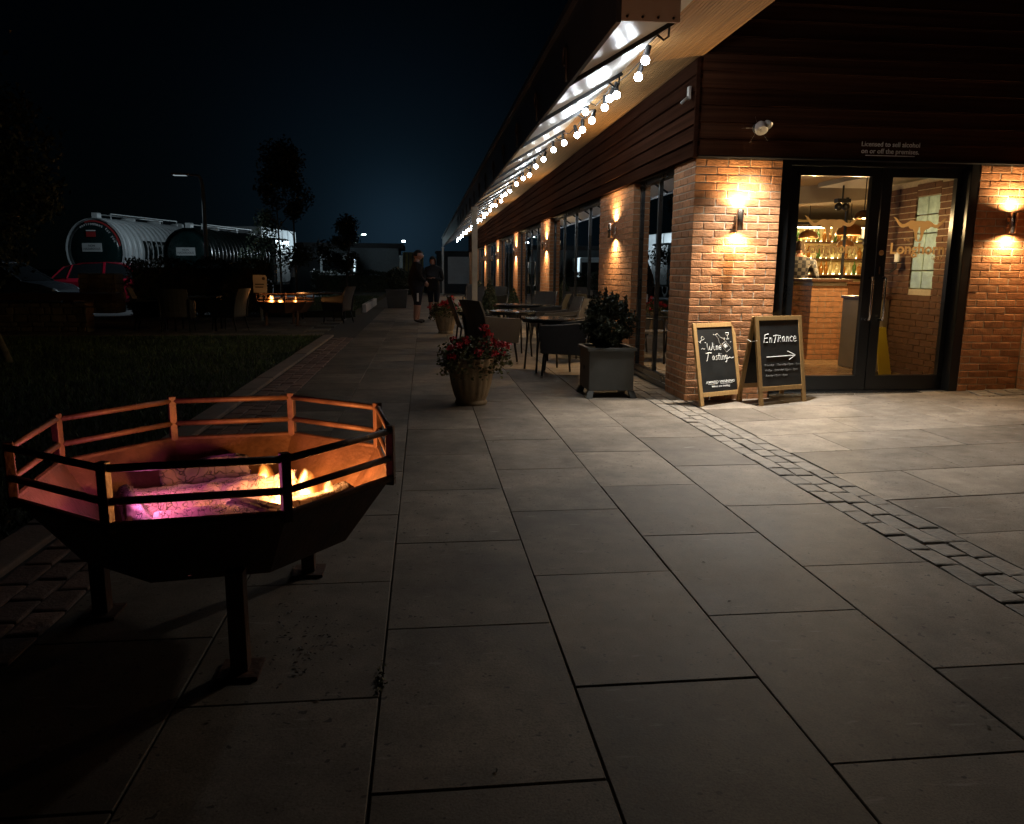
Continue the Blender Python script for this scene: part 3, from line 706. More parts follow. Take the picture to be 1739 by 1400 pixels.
pendant(4.97, 8.52, 1.92, .11, 'white glowing pendant at the right edge of the left door', 52)
pendant(6.6, 20.5, 1.9, .2, 'copper pendant deep in the dining room', 40)
# twin ceiling spotlight, taken as lit; its lamp is added for the bar pier
twin_spot = thing('ceiling_spotlight', 'black twin spotlight fitting on the ceiling above the bar', 'light fitting', (5.46, 9.9, 2.17))
MB().box(-.09, .09, -.05, .05, .05, .1).build('plate', M['black'], twin_spot); MB().ball((-.05, 0, 0), .05, 12, 8).build('head', M['black'], twin_spot, True); MB().ball((.05, 0, 0), .05, 12, 8).build('head', M['black'], twin_spot, True)
MB().tube([(0, 0, .1), (0, 0, .4)], .012, 6).build('stem', M['black'], twin_spot)
spot('ceiling_spot_lamp', twin_spot, (.05, .06, -.03), Vector((.2, .75, -1.5)).to_track_quat('-Z', 'Y').to_euler(), 150, rad(95), .8, (1, .70, .36), .03)
# host desk and wet floor sign
hdk = thing('host_desk', 'beige reception desk just inside the right door', 'desk', (5.68, 9.5, FZ), 0)
MB().box(-.16, .16, -.25, .3, 0, .90).build('body', mat('desk_laminate', (.26, .22, .16), .6, var=.1), hdk, bevel=.01); MB().box(-.175, .175, -.27, .32, .901, .935).build('top', M['darkwood'], hdk)
MB().box(-.08, .06, -.15, .05, .936, 1.06).build('till', M['white'], hdk, bevel=.01)
can2 = thing('candelabra', 'black iron candelabra with white candles behind the right door', 'candelabra', (5.52, 9.0, FZ))
c = MB(); c.tube([(0, 0, 0), (0, 0, 1.95)], .014, 8); c.lathe([(.16, 0), (.16, .015), (.02, .03)], 16)
for z, s, w in ((1.35, -1, .2), (1.62, -1, .25), (1.35, 1, .2)): c.tube([(0, 0, z-.12), (s*w*.6, 0, z-.12), (s*w, 0, z-.06), (s*w, 0, z)], .009, 6); c.lathe([(.055, z), (.06, z+.012)], 14, (s*w, 0, 0))
c.lathe([(.055, 1.95), (.06, 1.962)], 14); c.build('stand', M['black'], can2)
for z, s, w in ((1.363, -1, .2), (1.633, -1, .25), (1.363, 1, .2), (1.963, 0, 0)): MB().lathe([(.03, z), (.03, z+.11), (.004, z+.115), (.003, z+.13)], 12, (s*w, 0, 0)).build('candle', M['white'], can2)
wf = thing('wet_floor_sign', 'yellow plastic wet floor sign standing inside the right door', 'floor sign', (5.52, 8.9, FZ), rad(20)); wf.scale = (.85, .85, .9)
for s in (-1, 1):
    w = MB(); w.add([(-.13, s*.16, 0), (.13, s*.16, 0), (.10, s*.02, .64), (-.10, s*.02, .64), (-.13, s*.16-.012*s, 0), (.13, s*.16-.012*s, 0), (.10, s*.02-.012*s, .64), (-.10, s*.02-.012*s, .64)], [(0,1,2,3),(7,6,5,4),(0,4,5,1),(1,5,6,2),(2,6,7,3),(3,7,4,0)])
    w.build('panel', M['yellow'], wf)
MB().prism([(-.05, .3), (.05, .3), (0, .40)], -.108, -.103, 'y').build('warning_mark', M['black'], wf).rotation_euler = (rad(-12), 0, 0)
# dining table and chairs behind the counter
dt = thing('dining_table', 'small wooden dining table laid with glasses beyond the counter', 'table', (8.15, 14.0, FZ))
MB().box(-.38, .38, -.38, .38, .72, .75).build('table_top', M['wood'], dt)
for sx in (-.32, .32):
    for sy in (-.32, .32): MB().box(sx-.03, sx+.03, sy-.03, sy+.03, 0, .719).build('leg', M['darkwood'], dt)
def wood_chair(loc, rz, label):
    t = thing('dining_chair', label, 'chair', loc, rz, 'brown dining chairs inside')
    MB().box(-.21, .21, -.21, .21, .43, .48).build('seat', M['leather'], t, bevel=.01); MB().box(-.21, .21, .18, .22, .5, .95).build('backrest', M['leather'], t, bevel=.01)
    for sx in (-.18, .18):
        for sy in (-.18, .18): MB().box(sx-.02, sx+.02, sy-.02, sy+.02, 0, .429).build('leg', M['darkwood'], t)
M['leather'] = mat('tan_leather', (.20, .08, .035), .45, var=.2, vscale=8)
wood_chair((7.35, 13.55, FZ), rad(160), 'brown leather dining chair left of the laid table')
wood_chair((7.95, 13.35, FZ), rad(185), 'brown leather dining chair in front of the laid table')
# lit picture screen and plant behind the terrace windows
sc = thing('lit_screen', 'glowing pale blue wall screen seen through the first terrace window', 'screen', (4.55, 10.86, 0))
MB().box(-.62, .62, 0, .03, .95, 1.88).build('surround', M['black'], sc)
MB().box(-.58, .58, -.006, -.001, 1.0, 1.83).build('display', glow('blue_screen', (.42, .62, 1.0), .9), sc)
sc2 = thing('lit_screen', 'cyan glowing panel seen through the second terrace window', 'screen', (6.0, 19.5, 0))
MB().box(-.52, .52, 0, .03, 1.35, 2.15).build('surround', M['black'], sc2); MB().box(-.48, .48, -.006, -.001, 1.4, 2.1).build('display', glow('cyan_screen', (.10, .62, .72), .8), sc2)
ln = thing('brass_lantern', 'ornate brass lantern standing behind the first terrace window', 'lantern', (3.32, 9.1, FZ))
MB().lathe([(.06, .0), (.06, .9), (.05, .92), (.09, .95), (.05, 1.0), (.03, 1.03), (.08, 1.08), (.085, 1.22), (.04, 1.27), (.02, 1.30), (.05, 1.34), (.01, 1.40)], 14).build('body', mat('brass', (.75, .5, .12), .25, metal=1.), ln, True)

bulb_in = MB().ball((0, 0, 0), .055, 12, 8).mesh('bulb', glow('reflection_bulb', (.86, .95, 1.0), 9.0), True)
# added bulbs in the dining room, imitating bulb reflections in the terrace panes
ins = thing('reflection_bulbs', 'row of white bulbs added inside to imitate reflections in the terrace windows', 'string lights')
pts = []; y = 11.3
while y < 40:
    p = (4.6 + random.uniform(-.04, .04), y, 2.33 + .03*math.sin(y*3)); pts.append((p[0], p[1], p[2]+.06)); link('bulb', bulb_in, ins, p); y += random.uniform(.45, .9)
MB().tube(pts, .006, 5).build('cable', M['rubber'], ins)
# ================================================================== fire pits
def octo(R, z, a=3.681, cx=0, cy=0): return [(cx+R*math.cos(a-k*PI/4), cy+R*math.sin(a-k*PI/4), z) for k in range(8)]
def fire_pit(loc, label, rz=0):
    t = thing('fire_pit', label, 'fire pit', loc, rz, 'octagonal steel fire pits')
    R, r0, zr, zb = .66, .48, .55, .30
    b = MB(); n = 8
    outer = octo(R, zr) ; ob = octo(r0, zb); inner = octo(R-.012, zr); ib = octo(r0-.012, zb+.012)
    b.loft([ob, outer, inner, ib]); b.build('bowl', M['rust'], t)
    rm = MB(); o8 = octo(R+.004, zr)
    for k in range(8): rm.tube([o8[k], o8[(k+1) % 8]], .014, 8)
    rm.build('rim', M['rust'], t)
    for zz in (.624, .724):
        o8 = octo(R, zz)
        for k in range(8): MB().tube([o8[k], o8[(k+1) % 8]], .0125, 8).build('rail', M['rust'], t, True)
    for p in octo(R, 0):
        MB().bar((p[0], p[1], .525), (p[0], p[1], .745), .03, .03, (p[0], p[1], 0)).build('post', M['rust'], t, bevel=.003)
    for (lx, ly) in ((.159, -.506), (-.462, -.009), (.257, .337)):
        leg = MB(); leg.bar((lx, ly, .012), (lx, ly, zb+.05), .055, .055, (1, 0, 0)); lo = leg.build('leg', M['rust'], t, bevel=.003)
        MB().box(lx-.065, lx+.065, ly-.065, ly+.065, .001, .012).build('foot_plate', M['rust'], lo)
    ash = MB(); ash.lathe([(.44, .318), (.40, .345), (.25, .36), (.0, .365)], 24, mod=lambda a, z: 1+.05*math.sin(5*a+z*9), cap=False); ash.build('ash_bed', M['ash'], t, True)
    return t
def ember_mat(name, hot, cold, strength, scale, thr=.5):
    m = bpy.data.materials.new(name); m.use_nodes = True; nt = m.node_tree; N = nt.nodes; L = nt.links; p = N['Principled BSDF']
    tc = N.new('ShaderNodeTexCoord'); vo = N.new('ShaderNodeTexVoronoi'); vo.feature = 'DISTANCE_TO_EDGE'; vo.inputs['Scale'].default_value = scale
    mp = N.new('ShaderNodeMapping'); mp.inputs['Scale'].default_value = (1, .55, 1); L.new(tc.outputs['Object'], mp.inputs[0])
    nz0 = N.new('ShaderNodeTexNoise'); nz0.inputs['Scale'].default_value = 14; mxv = N.new('ShaderNodeMix'); mxv.data_type = 'VECTOR'; mxv.inputs['Factor'].default_value = .12
    L.new(mp.outputs[0], nz0.inputs['Vector']); L.new(mp.outputs[0], mxv.inputs[4]); L.new(nz0.outputs['Color'], mxv.inputs[5]); L.new(mxv.outputs[1], vo.inputs['Vector'])
    cr = N.new('ShaderNodeValToRGB'); cr.color_ramp.elements[0].position = .0; cr.color_ramp.elements[1].position = .035
    cr.color_ramp.elements[0].color = (0.01, .008, .008, 1); cr.color_ramp.elements[1].color = (*cold, 1)
    L.new(vo.outputs['Distance'], cr.inputs[0]); L.new(cr.outputs[0], p.inputs['Base Color']); p.inputs['Roughness'].default_value = .9
    nz = N.new('ShaderNodeTexNoise'); nz.inputs['Scale'].default_value = 5.5; nz.inputs['Detail'].default_value = 4; L.new(tc.outputs['Object'], nz.inputs['Vector'])
    r2 = N.new('ShaderNodeValToRGB'); r2.color_ramp.elements[0].position = thr-.12; r2.color_ramp.elements[1].position = thr+.16
    L.new(nz.outputs['Fac'], r2.inputs[0])
    mu = N.new('ShaderNodeMath'); mu.operation = 'MULTIPLY'; L.new(r2.outputs[0], mu.inputs[0]); 
    r3 = N.new('ShaderNodeValToRGB'); r3.color_ramp.elements[0].position = .01; r3.color_ramp.elements[1].position = .05; r3.color_ramp.elements[0].color = (.12, .12, .12, 1)
    L.new(vo.outputs['Distance'], r3.inputs[0]); L.new(r3.outputs[0], mu.inputs[1])
    m2 = N.new('ShaderNodeMath'); m2.operation = 'MULTIPLY'; m2.inputs[1].default_value = strength; L.new(mu.outputs[0], m2.inputs[0])
    hc = N.new('ShaderNodeValToRGB'); hc.color_ramp.elements[0].color = (*hot[0], 1); hc.color_ramp.elements[1].color = (*hot[1], 1)
    nz2 = N.new('ShaderNodeTexNoise'); nz2.inputs['Scale'].default_value = 3; L.new(tc.outputs['Object'], nz2.inputs['Vector']); L.new(nz2.outputs['Fac'], hc.inputs[0])
    hc.color_ramp.elements[0].position = .35; hc.color_ramp.elements[1].position = .65
    L.new(hc.outputs[0], p.inputs['Emission Color']); L.new(m2.outputs[0], p.inputs['Emission Strength'])
    bp = N.new('ShaderNodeBump'); bp.inputs['Strength'].default_value = .9; bp.inputs['Distance'].default_value = .012; L.new(r3.outputs[0], bp.inputs['Height']); L.new(bp.outputs[0], p.inputs['Normal'])
    return m
M['ember'] = ember_mat('glowing_charred_wood', ((.85, .16, .42), (1.0, .36, .16)), (.24, .17, .155), .30, 46, .52)
M['char'] = ember_mat('charred_wood', ((.5, .05, .25), (1.0, .25, .05)), (.05, .04, .04), .25, 26, .6)
M['ash'] = ember_mat('ash_and_embers', ((.7, .10, .35), (1.0, .35, .08)), (.07, .055, .05), .8, 45, .55)
def flame_mat():
    """glowing gas: emission that thins out towards the edge and tip of the flame's own body"""
    m = bpy.data.materials.new('flame'); m.use_nodes = True; nt = m.node_tree; nt.nodes.clear(); L = nt.links; N = nt.nodes
    def mth(op, a, b=None, c=None, clamp=False):
        x = N.new('ShaderNodeMath'); x.operation = op; x.use_clamp = clamp
        for i, v in enumerate((a, b, c)):
            if v is None: continue
            if isinstance(v, (int, float)): x.inputs[i].default_value = v
            else: L.new(v, x.inputs[i])
        return x.outputs[0]
    o = N.new('ShaderNodeOutputMaterial'); e = N.new('ShaderNodeEmission'); tc = N.new('ShaderNodeTexCoord'); oi = N.new('ShaderNodeObjectInfo')
    sp = N.new('ShaderNodeSeparateXYZ'); L.new(tc.outputs['Generated'], sp.inputs[0]); z = sp.outputs[2]
    nz = N.new('ShaderNodeTexNoise'); nz.noise_dimensions = '4D'; nz.inputs['Scale'].default_value = 17; nz.inputs['Detail'].default_value = 3; mp = N.new('ShaderNodeMapping'); mp.inputs['Scale'].default_value = (1, 1, .45)
    L.new(tc.outputs['Object'], mp.inputs[0]); L.new(mp.outputs[0], nz.inputs['Vector']); L.new(mth('MULTIPLY', oi.outputs['Random'], 30), nz.inputs['W'])
    cs = N.new('ShaderNodeSeparateColor'); L.new(nz.outputs['Color'], cs.inputs[0])
    sway = mth('MULTIPLY_ADD', z, 2.4, .5)
    x = mth('MULTIPLY_ADD', mth('SUBTRACT', cs.outputs[0], .5), sway, mth('MULTIPLY_ADD', sp.outputs[0], 2, -1)); y = mth('MULTIPLY_ADD', mth('SUBTRACT', cs.outputs[1], .5), sway, mth('MULTIPLY_ADD', sp.outputs[1], 2, -1))
    r = mth('SQRT', mth('ADD', mth('MULTIPLY', x, x), mth('MULTIPLY', y, y)))
    R = mth('MULTIPLY', mth('POWER', mth('SUBTRACT', 1.02, z, clamp=True), .75), .95)
    q = mth('SUBTRACT', 1, mth('DIVIDE', r, mth('ADD', R, .02)), clamp=True)
    tear = mth('MULTIPLY_ADD', cs.outputs[2], 3.6, -1.2, clamp=True)
    d = mth('MULTIPLY', mth('MULTIPLY', mth('POWER', q, 1.3), tear), mth('MULTIPLY', z, 7, clamp=True))
    cr = N.new('ShaderNodeValToRGB'); el = cr.color_ramp.elements; el[0].color = (1, .16, .015, 1); el[1].color = (1, .72, .30, 1); el[1].position = .55; k = el.new(.22); k.color = (1, .38, .06, 1)
    L.new(d, cr.inputs[0]); L.new(cr.outputs[0], e.inputs[0]); L.new(mth('MULTIPLY', d, 300), e.inputs[1]); L.new(e.outputs[0], o.inputs['Volume']); return m
M['flame'] = flame_mat()
def flame(parent_loc, h, w, lean, label, seed):
    b = MB(); r = random.Random(seed); rings = []; n = 14
    for (q, t) in ((.55, 0), (.95, .10), (1.0, .25), (.93, .45), (.74, .65), (.5, .82), (.28, .94), (.1, 1.0)):
        rings.append([(lean[0]*t*t + 1.35*w*q*math.cos(2*PI*k/n), lean[1]*t*t + 1.1*w*q*math.sin(2*PI*k/n), h*t) for k in range(n)])
    b.loft(rings); o = b.build('flame', M['flame'], None, True); o.location = parent_loc
    return tag(o, label, 'flame', 'flames in the fire pits')
from mathutils import noise as mnoise
def log(p0, p1, r, m, label, seed, half=False, flat=1.0):
    """split firewood: wedge shaped section, ragged ends, ridged surface"""
    rr = random.Random(seed); b = MB(); p0 = Vector(p0); p1 = Vector(p1); K = 40; n = 36; d = (p1-p0); L_ = d.length; d.normalize()
    u = d.cross(Vector((0, 0, 1))).normalized(); w = u.cross(d); ph = rr.uniform(0, 6); kk = 3 if half else 4
    rings = []
    for i in range(K):
        t = i/(K-1); c = p0 + d*(L_*t) + u*(.014*math.sin(3*t+seed)) + w*(.008*math.sin(5*t+seed)); ring = []
        e = min(1, .93 + 3*min(t, 1-t))
        for k in range(n):
            a = 2*PI*k/n; sec = (.94/(abs(math.cos(a+ph))**5+abs(math.sin(a+ph))**5)**.2) if not half else 1 + .16*math.cos(kk*(a+ph)) + .06*math.cos(2*a+ph)
            pp = Vector((math.cos(a)*2.6+seed, math.sin(a)*2.6, t*L_*13)); q = r*sec*e*(1 + .13*mnoise.noise(pp) + .07*mnoise.noise(pp*2.7))
            off = d*(.018*mnoise.noise(Vector((math.cos(a)*3, math.sin(a)*3, seed)))) if i in (0, K-1) else Vector((0, 0, 0))
            ring.append(c + off + u*(math.cos(a)*q) + w*(math.sin(a)*q*flat))
        rings.append(ring)
    b.loft(rings); o = b.build('log', m, None, True)
    return tag(o, label, 'log', 'logs burning in the near fire pit')
PX, PY = -.768, 2.93
pit = fire_pit((PX, PY, 0), 'large rusty octagonal fire pit with two rails in the foreground')
log((PX-.36, PY+.06, .395), (PX+.13, PY+.15, .41), .095, M['ember'], 'thick cracked log glowing at the back of the near fire pit', 3, False, .72)
log((PX-.31, PY+.29, .43), (PX+.02, PY+.37, .445), .08, M['char'], 'dark unburnt log lying behind the glowing log', 4)
log((PX-.20, PY-.16, .375), (PX+.20, PY-.10, .38), .095, M['ember'], 'short pink glowing log at the front of the near fire pit', 5, False, .6)
log((PX-.40, PY+.14, .42), (PX-.14, PY-.33, .40), .045, M['char'], 'slim charred split log across the left ends of the glowing logs', 6, True)
log((PX+.05, PY-.05, .425), (PX+.38, PY-.19, .41), .032, M['char'], 'thin black stick across the front of the flames', 7)
log((PX+.26, PY-.03, .40), (PX+.47, PY+.07, .435), .042, M['char'], 'charred log end propped at the right of the flames', 8, True)
log((PX+.03, PY+.10, .405), (PX+.24, PY+.20, .425), .055, M['ember'], 'small glowing log crossing behind the bright flame', 9, True)
for i, (dx, dy, z, h, w, ln, lb) in enumerate((
    (.20, .05, .375, .10, .062, (.02, .0), 'bright low flame between the logs and the right side'),
    (.30, .09, .39, .155, .045, (-.02, .02), 'tallest flame beside the middle front post'),
    (.39, .03, .38, .13, .032, (.01, .0), 'thin flame tongue near the propped log end'),
    (.35, -.13, .365, .075, .07, (.04, .0), 'bright flame at the foot of the propped log'),
    (.12, .20, .41, .15, .045, (.04, .0), 'faint flame licking behind the thick log'),
    (-.02, -.25, .345, .085, .05, (.01, .0), 'small yellow flame under the front log'))):
    flame((PX+dx, PY+dy, z), h, w, ln, lb, i+2)
def fire_light(loc, e, col, r):
    l = bpy.data.lights.new('fire_glow', 'POINT'); l.energy = e; l.color = col; l.shadow_soft_size = r
    o = bpy.data.objects.new('fire_glow', l); COL.objects.link(o); o.location = loc
fire_light((PX+.27, PY+.04, .49), FIRE, (1, .40, .11), .06)
fire_light((PX-.24, PY-.13, .50), FIRE*.15, (1, .19, .50), .04)  # added pink lamp that tints the logs and the left bowl wall
# second pit on the side terrace
P2 = (-3.3, 19.2, 0)
pit2 = copy_tree(pit); pit2.location = P2; pit2.rotation_euler = (0, 0, rad(22)); pit2['label'] = 'smaller looking octagonal fire pit burning on the far side terrace'
for i, (dx, h, w, lb) in enumerate(((-.33, .20, .075, 'left flame in the far fire pit'), (-.12, .12, .07, 'middle low flame in the far fire pit'), (.22, .17, .05, 'right flame in the far fire pit'))):
    flame((P2[0]+dx, P2[1]+.05*i, .49), h*1.1, w*1.2, (.02, 0), lb, 31+i)
fire_light((P2[0]-.1, P2[1], .60), FIRE*.8, (1, .40, .11), .06)
o = log((P2[0]-.35, P2[1]-.1, .43), (P2[0]+.3, P2[1]+.12, .43), .08, M['char'], 'charred log in the far fire pit', 12); o['group'] = 'logs in the far fire pit'
# ================================================================== terrace furniture
def rattan_chair(loc, rz, label, group='rattan armchairs on the terrace'):
    """faces local +y"""
    t = thing('armchair', label, 'chair', loc, rz, group)
    s = MB(); s.loft([[(-.26,-.25,.30),(.26,-.25,.30),(.27,.27,.31),(-.27,.27,.31)], [(-.27,-.25,.42),(.27,-.25,.42),(.28,.28,.43),(-.28,.28,.43)], [(-.25,-.23,.45),(.25,-.23,.45),(.26,.26,.46),(-.26,.26,.46)]])
    s.build('seat', M['rattan'], t, bevel=.01)
    rings = []
    for i in range(7):
        f = i/6; z = .34 + .56*f; y = -.26 - .13*f*f - .02*f; w = .285 - .015*f
        ring = []
        for k in range(7):
            u = -1 + 2*k/6; ring.append((u*w, y + .05*u*u, z + (.012*(1-u*u) if i == 6 else 0)))
        for k in range(6, -1, -1):
            u = -1 + 2*k/6; ring.append((u*w, y + .05*u*u - .03, z + (.012*(1-u*u) if i == 6 else 0)))
        rings.append(ring)
    MB().loft(rings).build('backrest', M['sling'], t)
    for sx in (-1, 1):
        a = MB(); x0, x1 = sorted((sx*.27, sx*.305))
        a.prism([(-.27, .29), (.25, .31), (.30, .60), (.27, .655), (.0, .665), (-.33, .70), (-.29, .5)], x0, x1, 'x'); a.build('side_panel', M['rattan'], t, bevel=.008)
        for sy in (-1, 1):
            lg = MB(); lg.tube([(sx*.25, sy*.22, .31), (sx*.275, sy*(.29 if sy < 0 else .25), .02)], [.019, .014], 8); lo = lg.build('leg', M['leg'], t, True)
            MB().lathe([(.016, .0), (.016, .035)], 8, (sx*.275, sy*(.29 if sy < 0 else .25), 0)).build('foot_cap', M['steel'], lo)
    return t
def sling_chair(loc, rz, label, group='sling chairs on the terrace'):
    t = thing('dining_chair', label, 'chair', loc, rz, group)
    s = MB(); s.loft([[(-.24,-.23,.42),(.24,-.23,.42),(.25,.24,.44),(-.25,.24,.44)], [(-.24,-.23,.445),(.24,-.23,.445),(.25,.24,.465),(-.25,.24,.465)]]); s.build('seat', M['sling'], t)
    rings = []
    for i in range(6):
        f = i/5; z = .44+.47*f; y = -.24-.17*f
        rings.append([(-.24, y, z), (0, y-.025, z), (.24, y, z), (.24, y-.014, z), (0, y-.039, z), (-.24, y-.014, z)])
    MB().loft(rings).build('backrest', M['sling'], t)
    for sx in (-1, 1):
        MB().tube([(sx*.265, .25, .0), (sx*.265, .235, .45), (sx*.268, .22, .64), (sx*.265, -.28, .65)], .014, 8).build('arm_frame', M['leg'], t, True)
        MB().tube([(sx*.262, -.42, .92), (sx*.262, -.25, .45), (sx*.268, -.30, .0)], .014, 8).build('back_leg', M['leg'], t, True)
    return t
def round_table(loc, r, label, z=.70):
    t = thing('round_table', label, 'table', loc, 0, 'round terrace tables')
    MB().lathe([(0, z-.022), (r-.004, z-.022), (r, z-.016), (r, z-.005), (r-.005, z), (0, z)], 40, cap=False).build('table_top', M['tabletop'], t, False)
    MB().lathe([(r-.035, z-.055), (r-.02, z-.055), (r-.02, z-.023), (r-.035, z-.023)], 32, cap=False).build('apron', M['leg'], t, True)
    for k in range(4):
        a = PI/4 + k*PI/2 + .2
        MB().tube([((r-.08)*math.cos(a), (r-.08)*math.sin(a), z-.03), ((r-.02)*math.cos(a), (r-.02)*math.sin(a), .0)], .014, 8).build('leg', M['leg'], t, True)
    return t
round_table((1.63, 10.2, 0), .355, 'round glossy terrace table nearest the square planter')
round_table((1.37, 12.1, 0), .37, 'round terrace table second from the square planter')
round_table((1.75, 14.6, 0), .45, 'round terrace table third from the square planter')
rattan_chair((1.74, 9.62, 0), rad(78), 'dark woven armchair in front of the nearest round table')
rattan_chair((.96, 11.0, 0), rad(-62), 'dark woven armchair behind the front flower pot')
sling_chair((.80, 12.2, 0), rad(-86), 'taupe sling chair left of the second round table')
sling_chair((2.16, 11.2, 0), rad(118), 'taupe sling chair against the window beside the first round table')
rattan_chair((2.15, 12.5, 0), rad(95), 'woven armchair right of the second round table')
sling_chair((2.22, 15.5, 0), rad(140), 'pale backed sling chair right of the third round table')
rattan_chair((2.28, 14.3, 0), rad(70), 'woven armchair close to the second brick pier')
sling_chair((1.3, 20.3, 0), rad(170), 'taupe sling chair behind the far flower pot')
rattan_chair((1.8, 21.0, 0), rad(130), 'woven armchair next to the cone shrubs')
sling_chair((1.75, 24.5, 0), rad(200), 'taupe sling chair farthest along the terrace')
# dark furniture on the side terrace
def slat_table(loc, rz, label, w=.45, d=.45):
    t = thing('square_table', label, 'table', loc, rz, 'square tables on the side terrace')
    MB().box(-w, w, -d, d, .70, .73).build('table_top', M['tabletop'], t, bevel=.006)
    for sx in (-1, 1):
        for sy in (-1, 1): MB().box(sx*(w-.05)-.02, sx*(w-.05)+.02, sy*(d-.05)-.02, sy*(d-.05)+.02, 0, .699).build('leg', M['leg'], t)
slat_table((-4.85, 17.5, 0), .1, 'dark square table left of the far fire pit')
g2 = 'dark armchairs on the side terrace'
rattan_chair((-5.75, 17.2, 0), rad(-80), 'dark armchair at the left side of the square table', g2)
rattan_chair((-5.05, 16.75, 0), rad(5), 'dark armchair in front of the square table', g2)
rattan_chair((-4.15, 17.25, 0), rad(75), 'dark armchair between the square table and far fire pit', g2)
rattan_chair((-2.15, 19.9, 0), rad(70), 'dark armchair right of the far fire pit', g2)
slat_table((-2.7, 21.2, 0), 0, 'dark square table behind the far fire pit', .6, .35)
cd = tag(MB().lathe([(.028, 0), (.03, .07), (.022, .085), (.012, .09)], 12).build('candle_glass', M['white'], None, True), 'small white candle glass on the dark square table', 'candle'); cd.location = (-5.05, 17.4, .731)

# ================================================================== pots and plants
def leaf_cloud(n, fn, size, m, name, parent, flat=.6, seed=1, ar=.55):
    """n small folded leaves at the points given by fn(rng) -> (pos, normal-ish)"""
    r = np.random.default_rng(seed); P = fn(r, n); n = len(P)
    d = r.normal(size=(n, 3)); d /= np.linalg.norm(d, axis=1)[:, None]; d[:, 2] *= flat
    e = r.normal(size=(n, 3)); e -= d*(e*d).sum(1)[:, None]/((d*d).sum(1)[:, None]+1e-6); e /= np.linalg.norm(e, axis=1)[:, None]+1e-6
    s = size*r.uniform(.6, 1.35, n)[:, None]
    V = np.empty((n, 4, 3)); V[:, 0] = P-d*s*.5; V[:, 1] = P+e*s*ar*.5; V[:, 2] = P+d*s*.6; V[:, 3] = P-e*s*ar*.5
    me = bpy.data.meshes.new(name); me.vertices.add(4*n); me.vertices.foreach_set('co', V.ravel()); me.loops.add(4*n); me.loops.foreach_set('vertex_index', np.arange(4*n))
    me.polygons.add(n); me.polygons.foreach_set('loop_start', np.arange(n)*4); me.materials.append(m); me.update(calc_edges=True); me.validate()
    return link(name, me, parent)
def flower_pot(loc, sc, label, glabel, seed):
    t = thing('flower_pot', label, 'flower pot', loc, 0, 'fluted terracotta pots')
    prof = [(.0, .0), (.155, .0), (.16, .012), (.16, .03), (.150, .04), (.148, .05), (.165, .09), (.19, .20), (.21, .32), (.228, .42), (.236, .455), (.225, .465), (.205, .45), (.19, .40), (.0, .395)]
    b = MB(); b.lathe([(r*sc, z*sc) for r, z in prof], 96, mod=lambda a, z: 1 + (.055*abs(math.sin(9*a)) * min(1, max(0, (z/sc-.05)/.1)) if z/sc > .05 else 0), cap=False)
    b.build('pot', M['terracotta'], t, True)
    MB().lathe([(0, .40*sc), (.19*sc, .405*sc)], 24, cap=False).build('soil', M['soil'], t)
    g = thing('geranium', glabel, 'plant', (loc[0], loc[1], loc[2]+.40*sc), 0, 'red geraniums in terracotta pots')
    rr = random.Random(seed)
    def fn(r, n):
        a = r.uniform(0, 2*PI, n); q = np.sqrt(r.uniform(0, 1, n)); z = .02 + (.26-.17*q**2)*r.uniform(.05, 1, n)
        x = q*.33*np.cos(a)*1.05; y = q*.30*np.sin(a)
        z = np.where(q > .7, z-.05+.06*r.normal(size=n), z); q2 = 1 + .22*np.sin(3*a+1)*q; x = x*q2; y = y*q2
        return np.stack([x, y, z], 1)*sc
    leaf_cloud(1700, fn, .038*sc, M['leaf_dry'], 'foliage', g, .5, seed, .9)
    st = MB()
    heads = []
    for k in range(12):
        a = rr.uniform(0, 2*PI); q = math.sqrt(rr.uniform(0, 1)); p = Vector((q*.34*math.cos(a), q*.30*math.sin(a), .24-.14*q*q+rr.uniform(-.03, .06)))*sc
        heads.append(p)
    heads += [Vector((.13, -.05, .36))*sc, Vector((.16, -.08, .30))*sc, Vector((.30, -.12, .20))*sc, Vector((.36, -.05, .18))*sc, Vector((.06, -.25, .14))*sc, Vector((.20, -.24, .13))*sc, Vector((-.12, -.22, .20))*sc, Vector((-.06, -.18, .24))*sc]
    for h in heads: st.tube([(h.x*.3, h.y*.3, -.02), (h.x*.8, h.y*.8, h.z*.6), tuple(h)], .0025, 4)
    st.build('stem', M['leaf_dry'], g)
    for h in heads:
        def fh(r, n, h=h):
            d = r.normal(size=(n, 3)); d /= np.linalg.norm(d, axis=1)[:, None]; return np.array(h) + d*r.uniform(.012, .052, (n, 1))*sc*np.array([1, 1, .8])
        leaf_cloud(rr.randrange(14, 52), fh, .03*sc, M['petal'], 'flower_head', g, 1, int(abs(h.x)*9999)+3, .85)
    return t
flower_pot((.455, 7.6, 0), 1.0, 'fluted terracotta pot nearest the camera on the paving', 'bushy red geranium filling the nearer terracotta pot', 5)
flower_pot((.455, 16.6, 0), 1.02, 'fluted terracotta pot farther back beside the white post', 'geranium with one red bloom in the farther terracotta pot', 9)
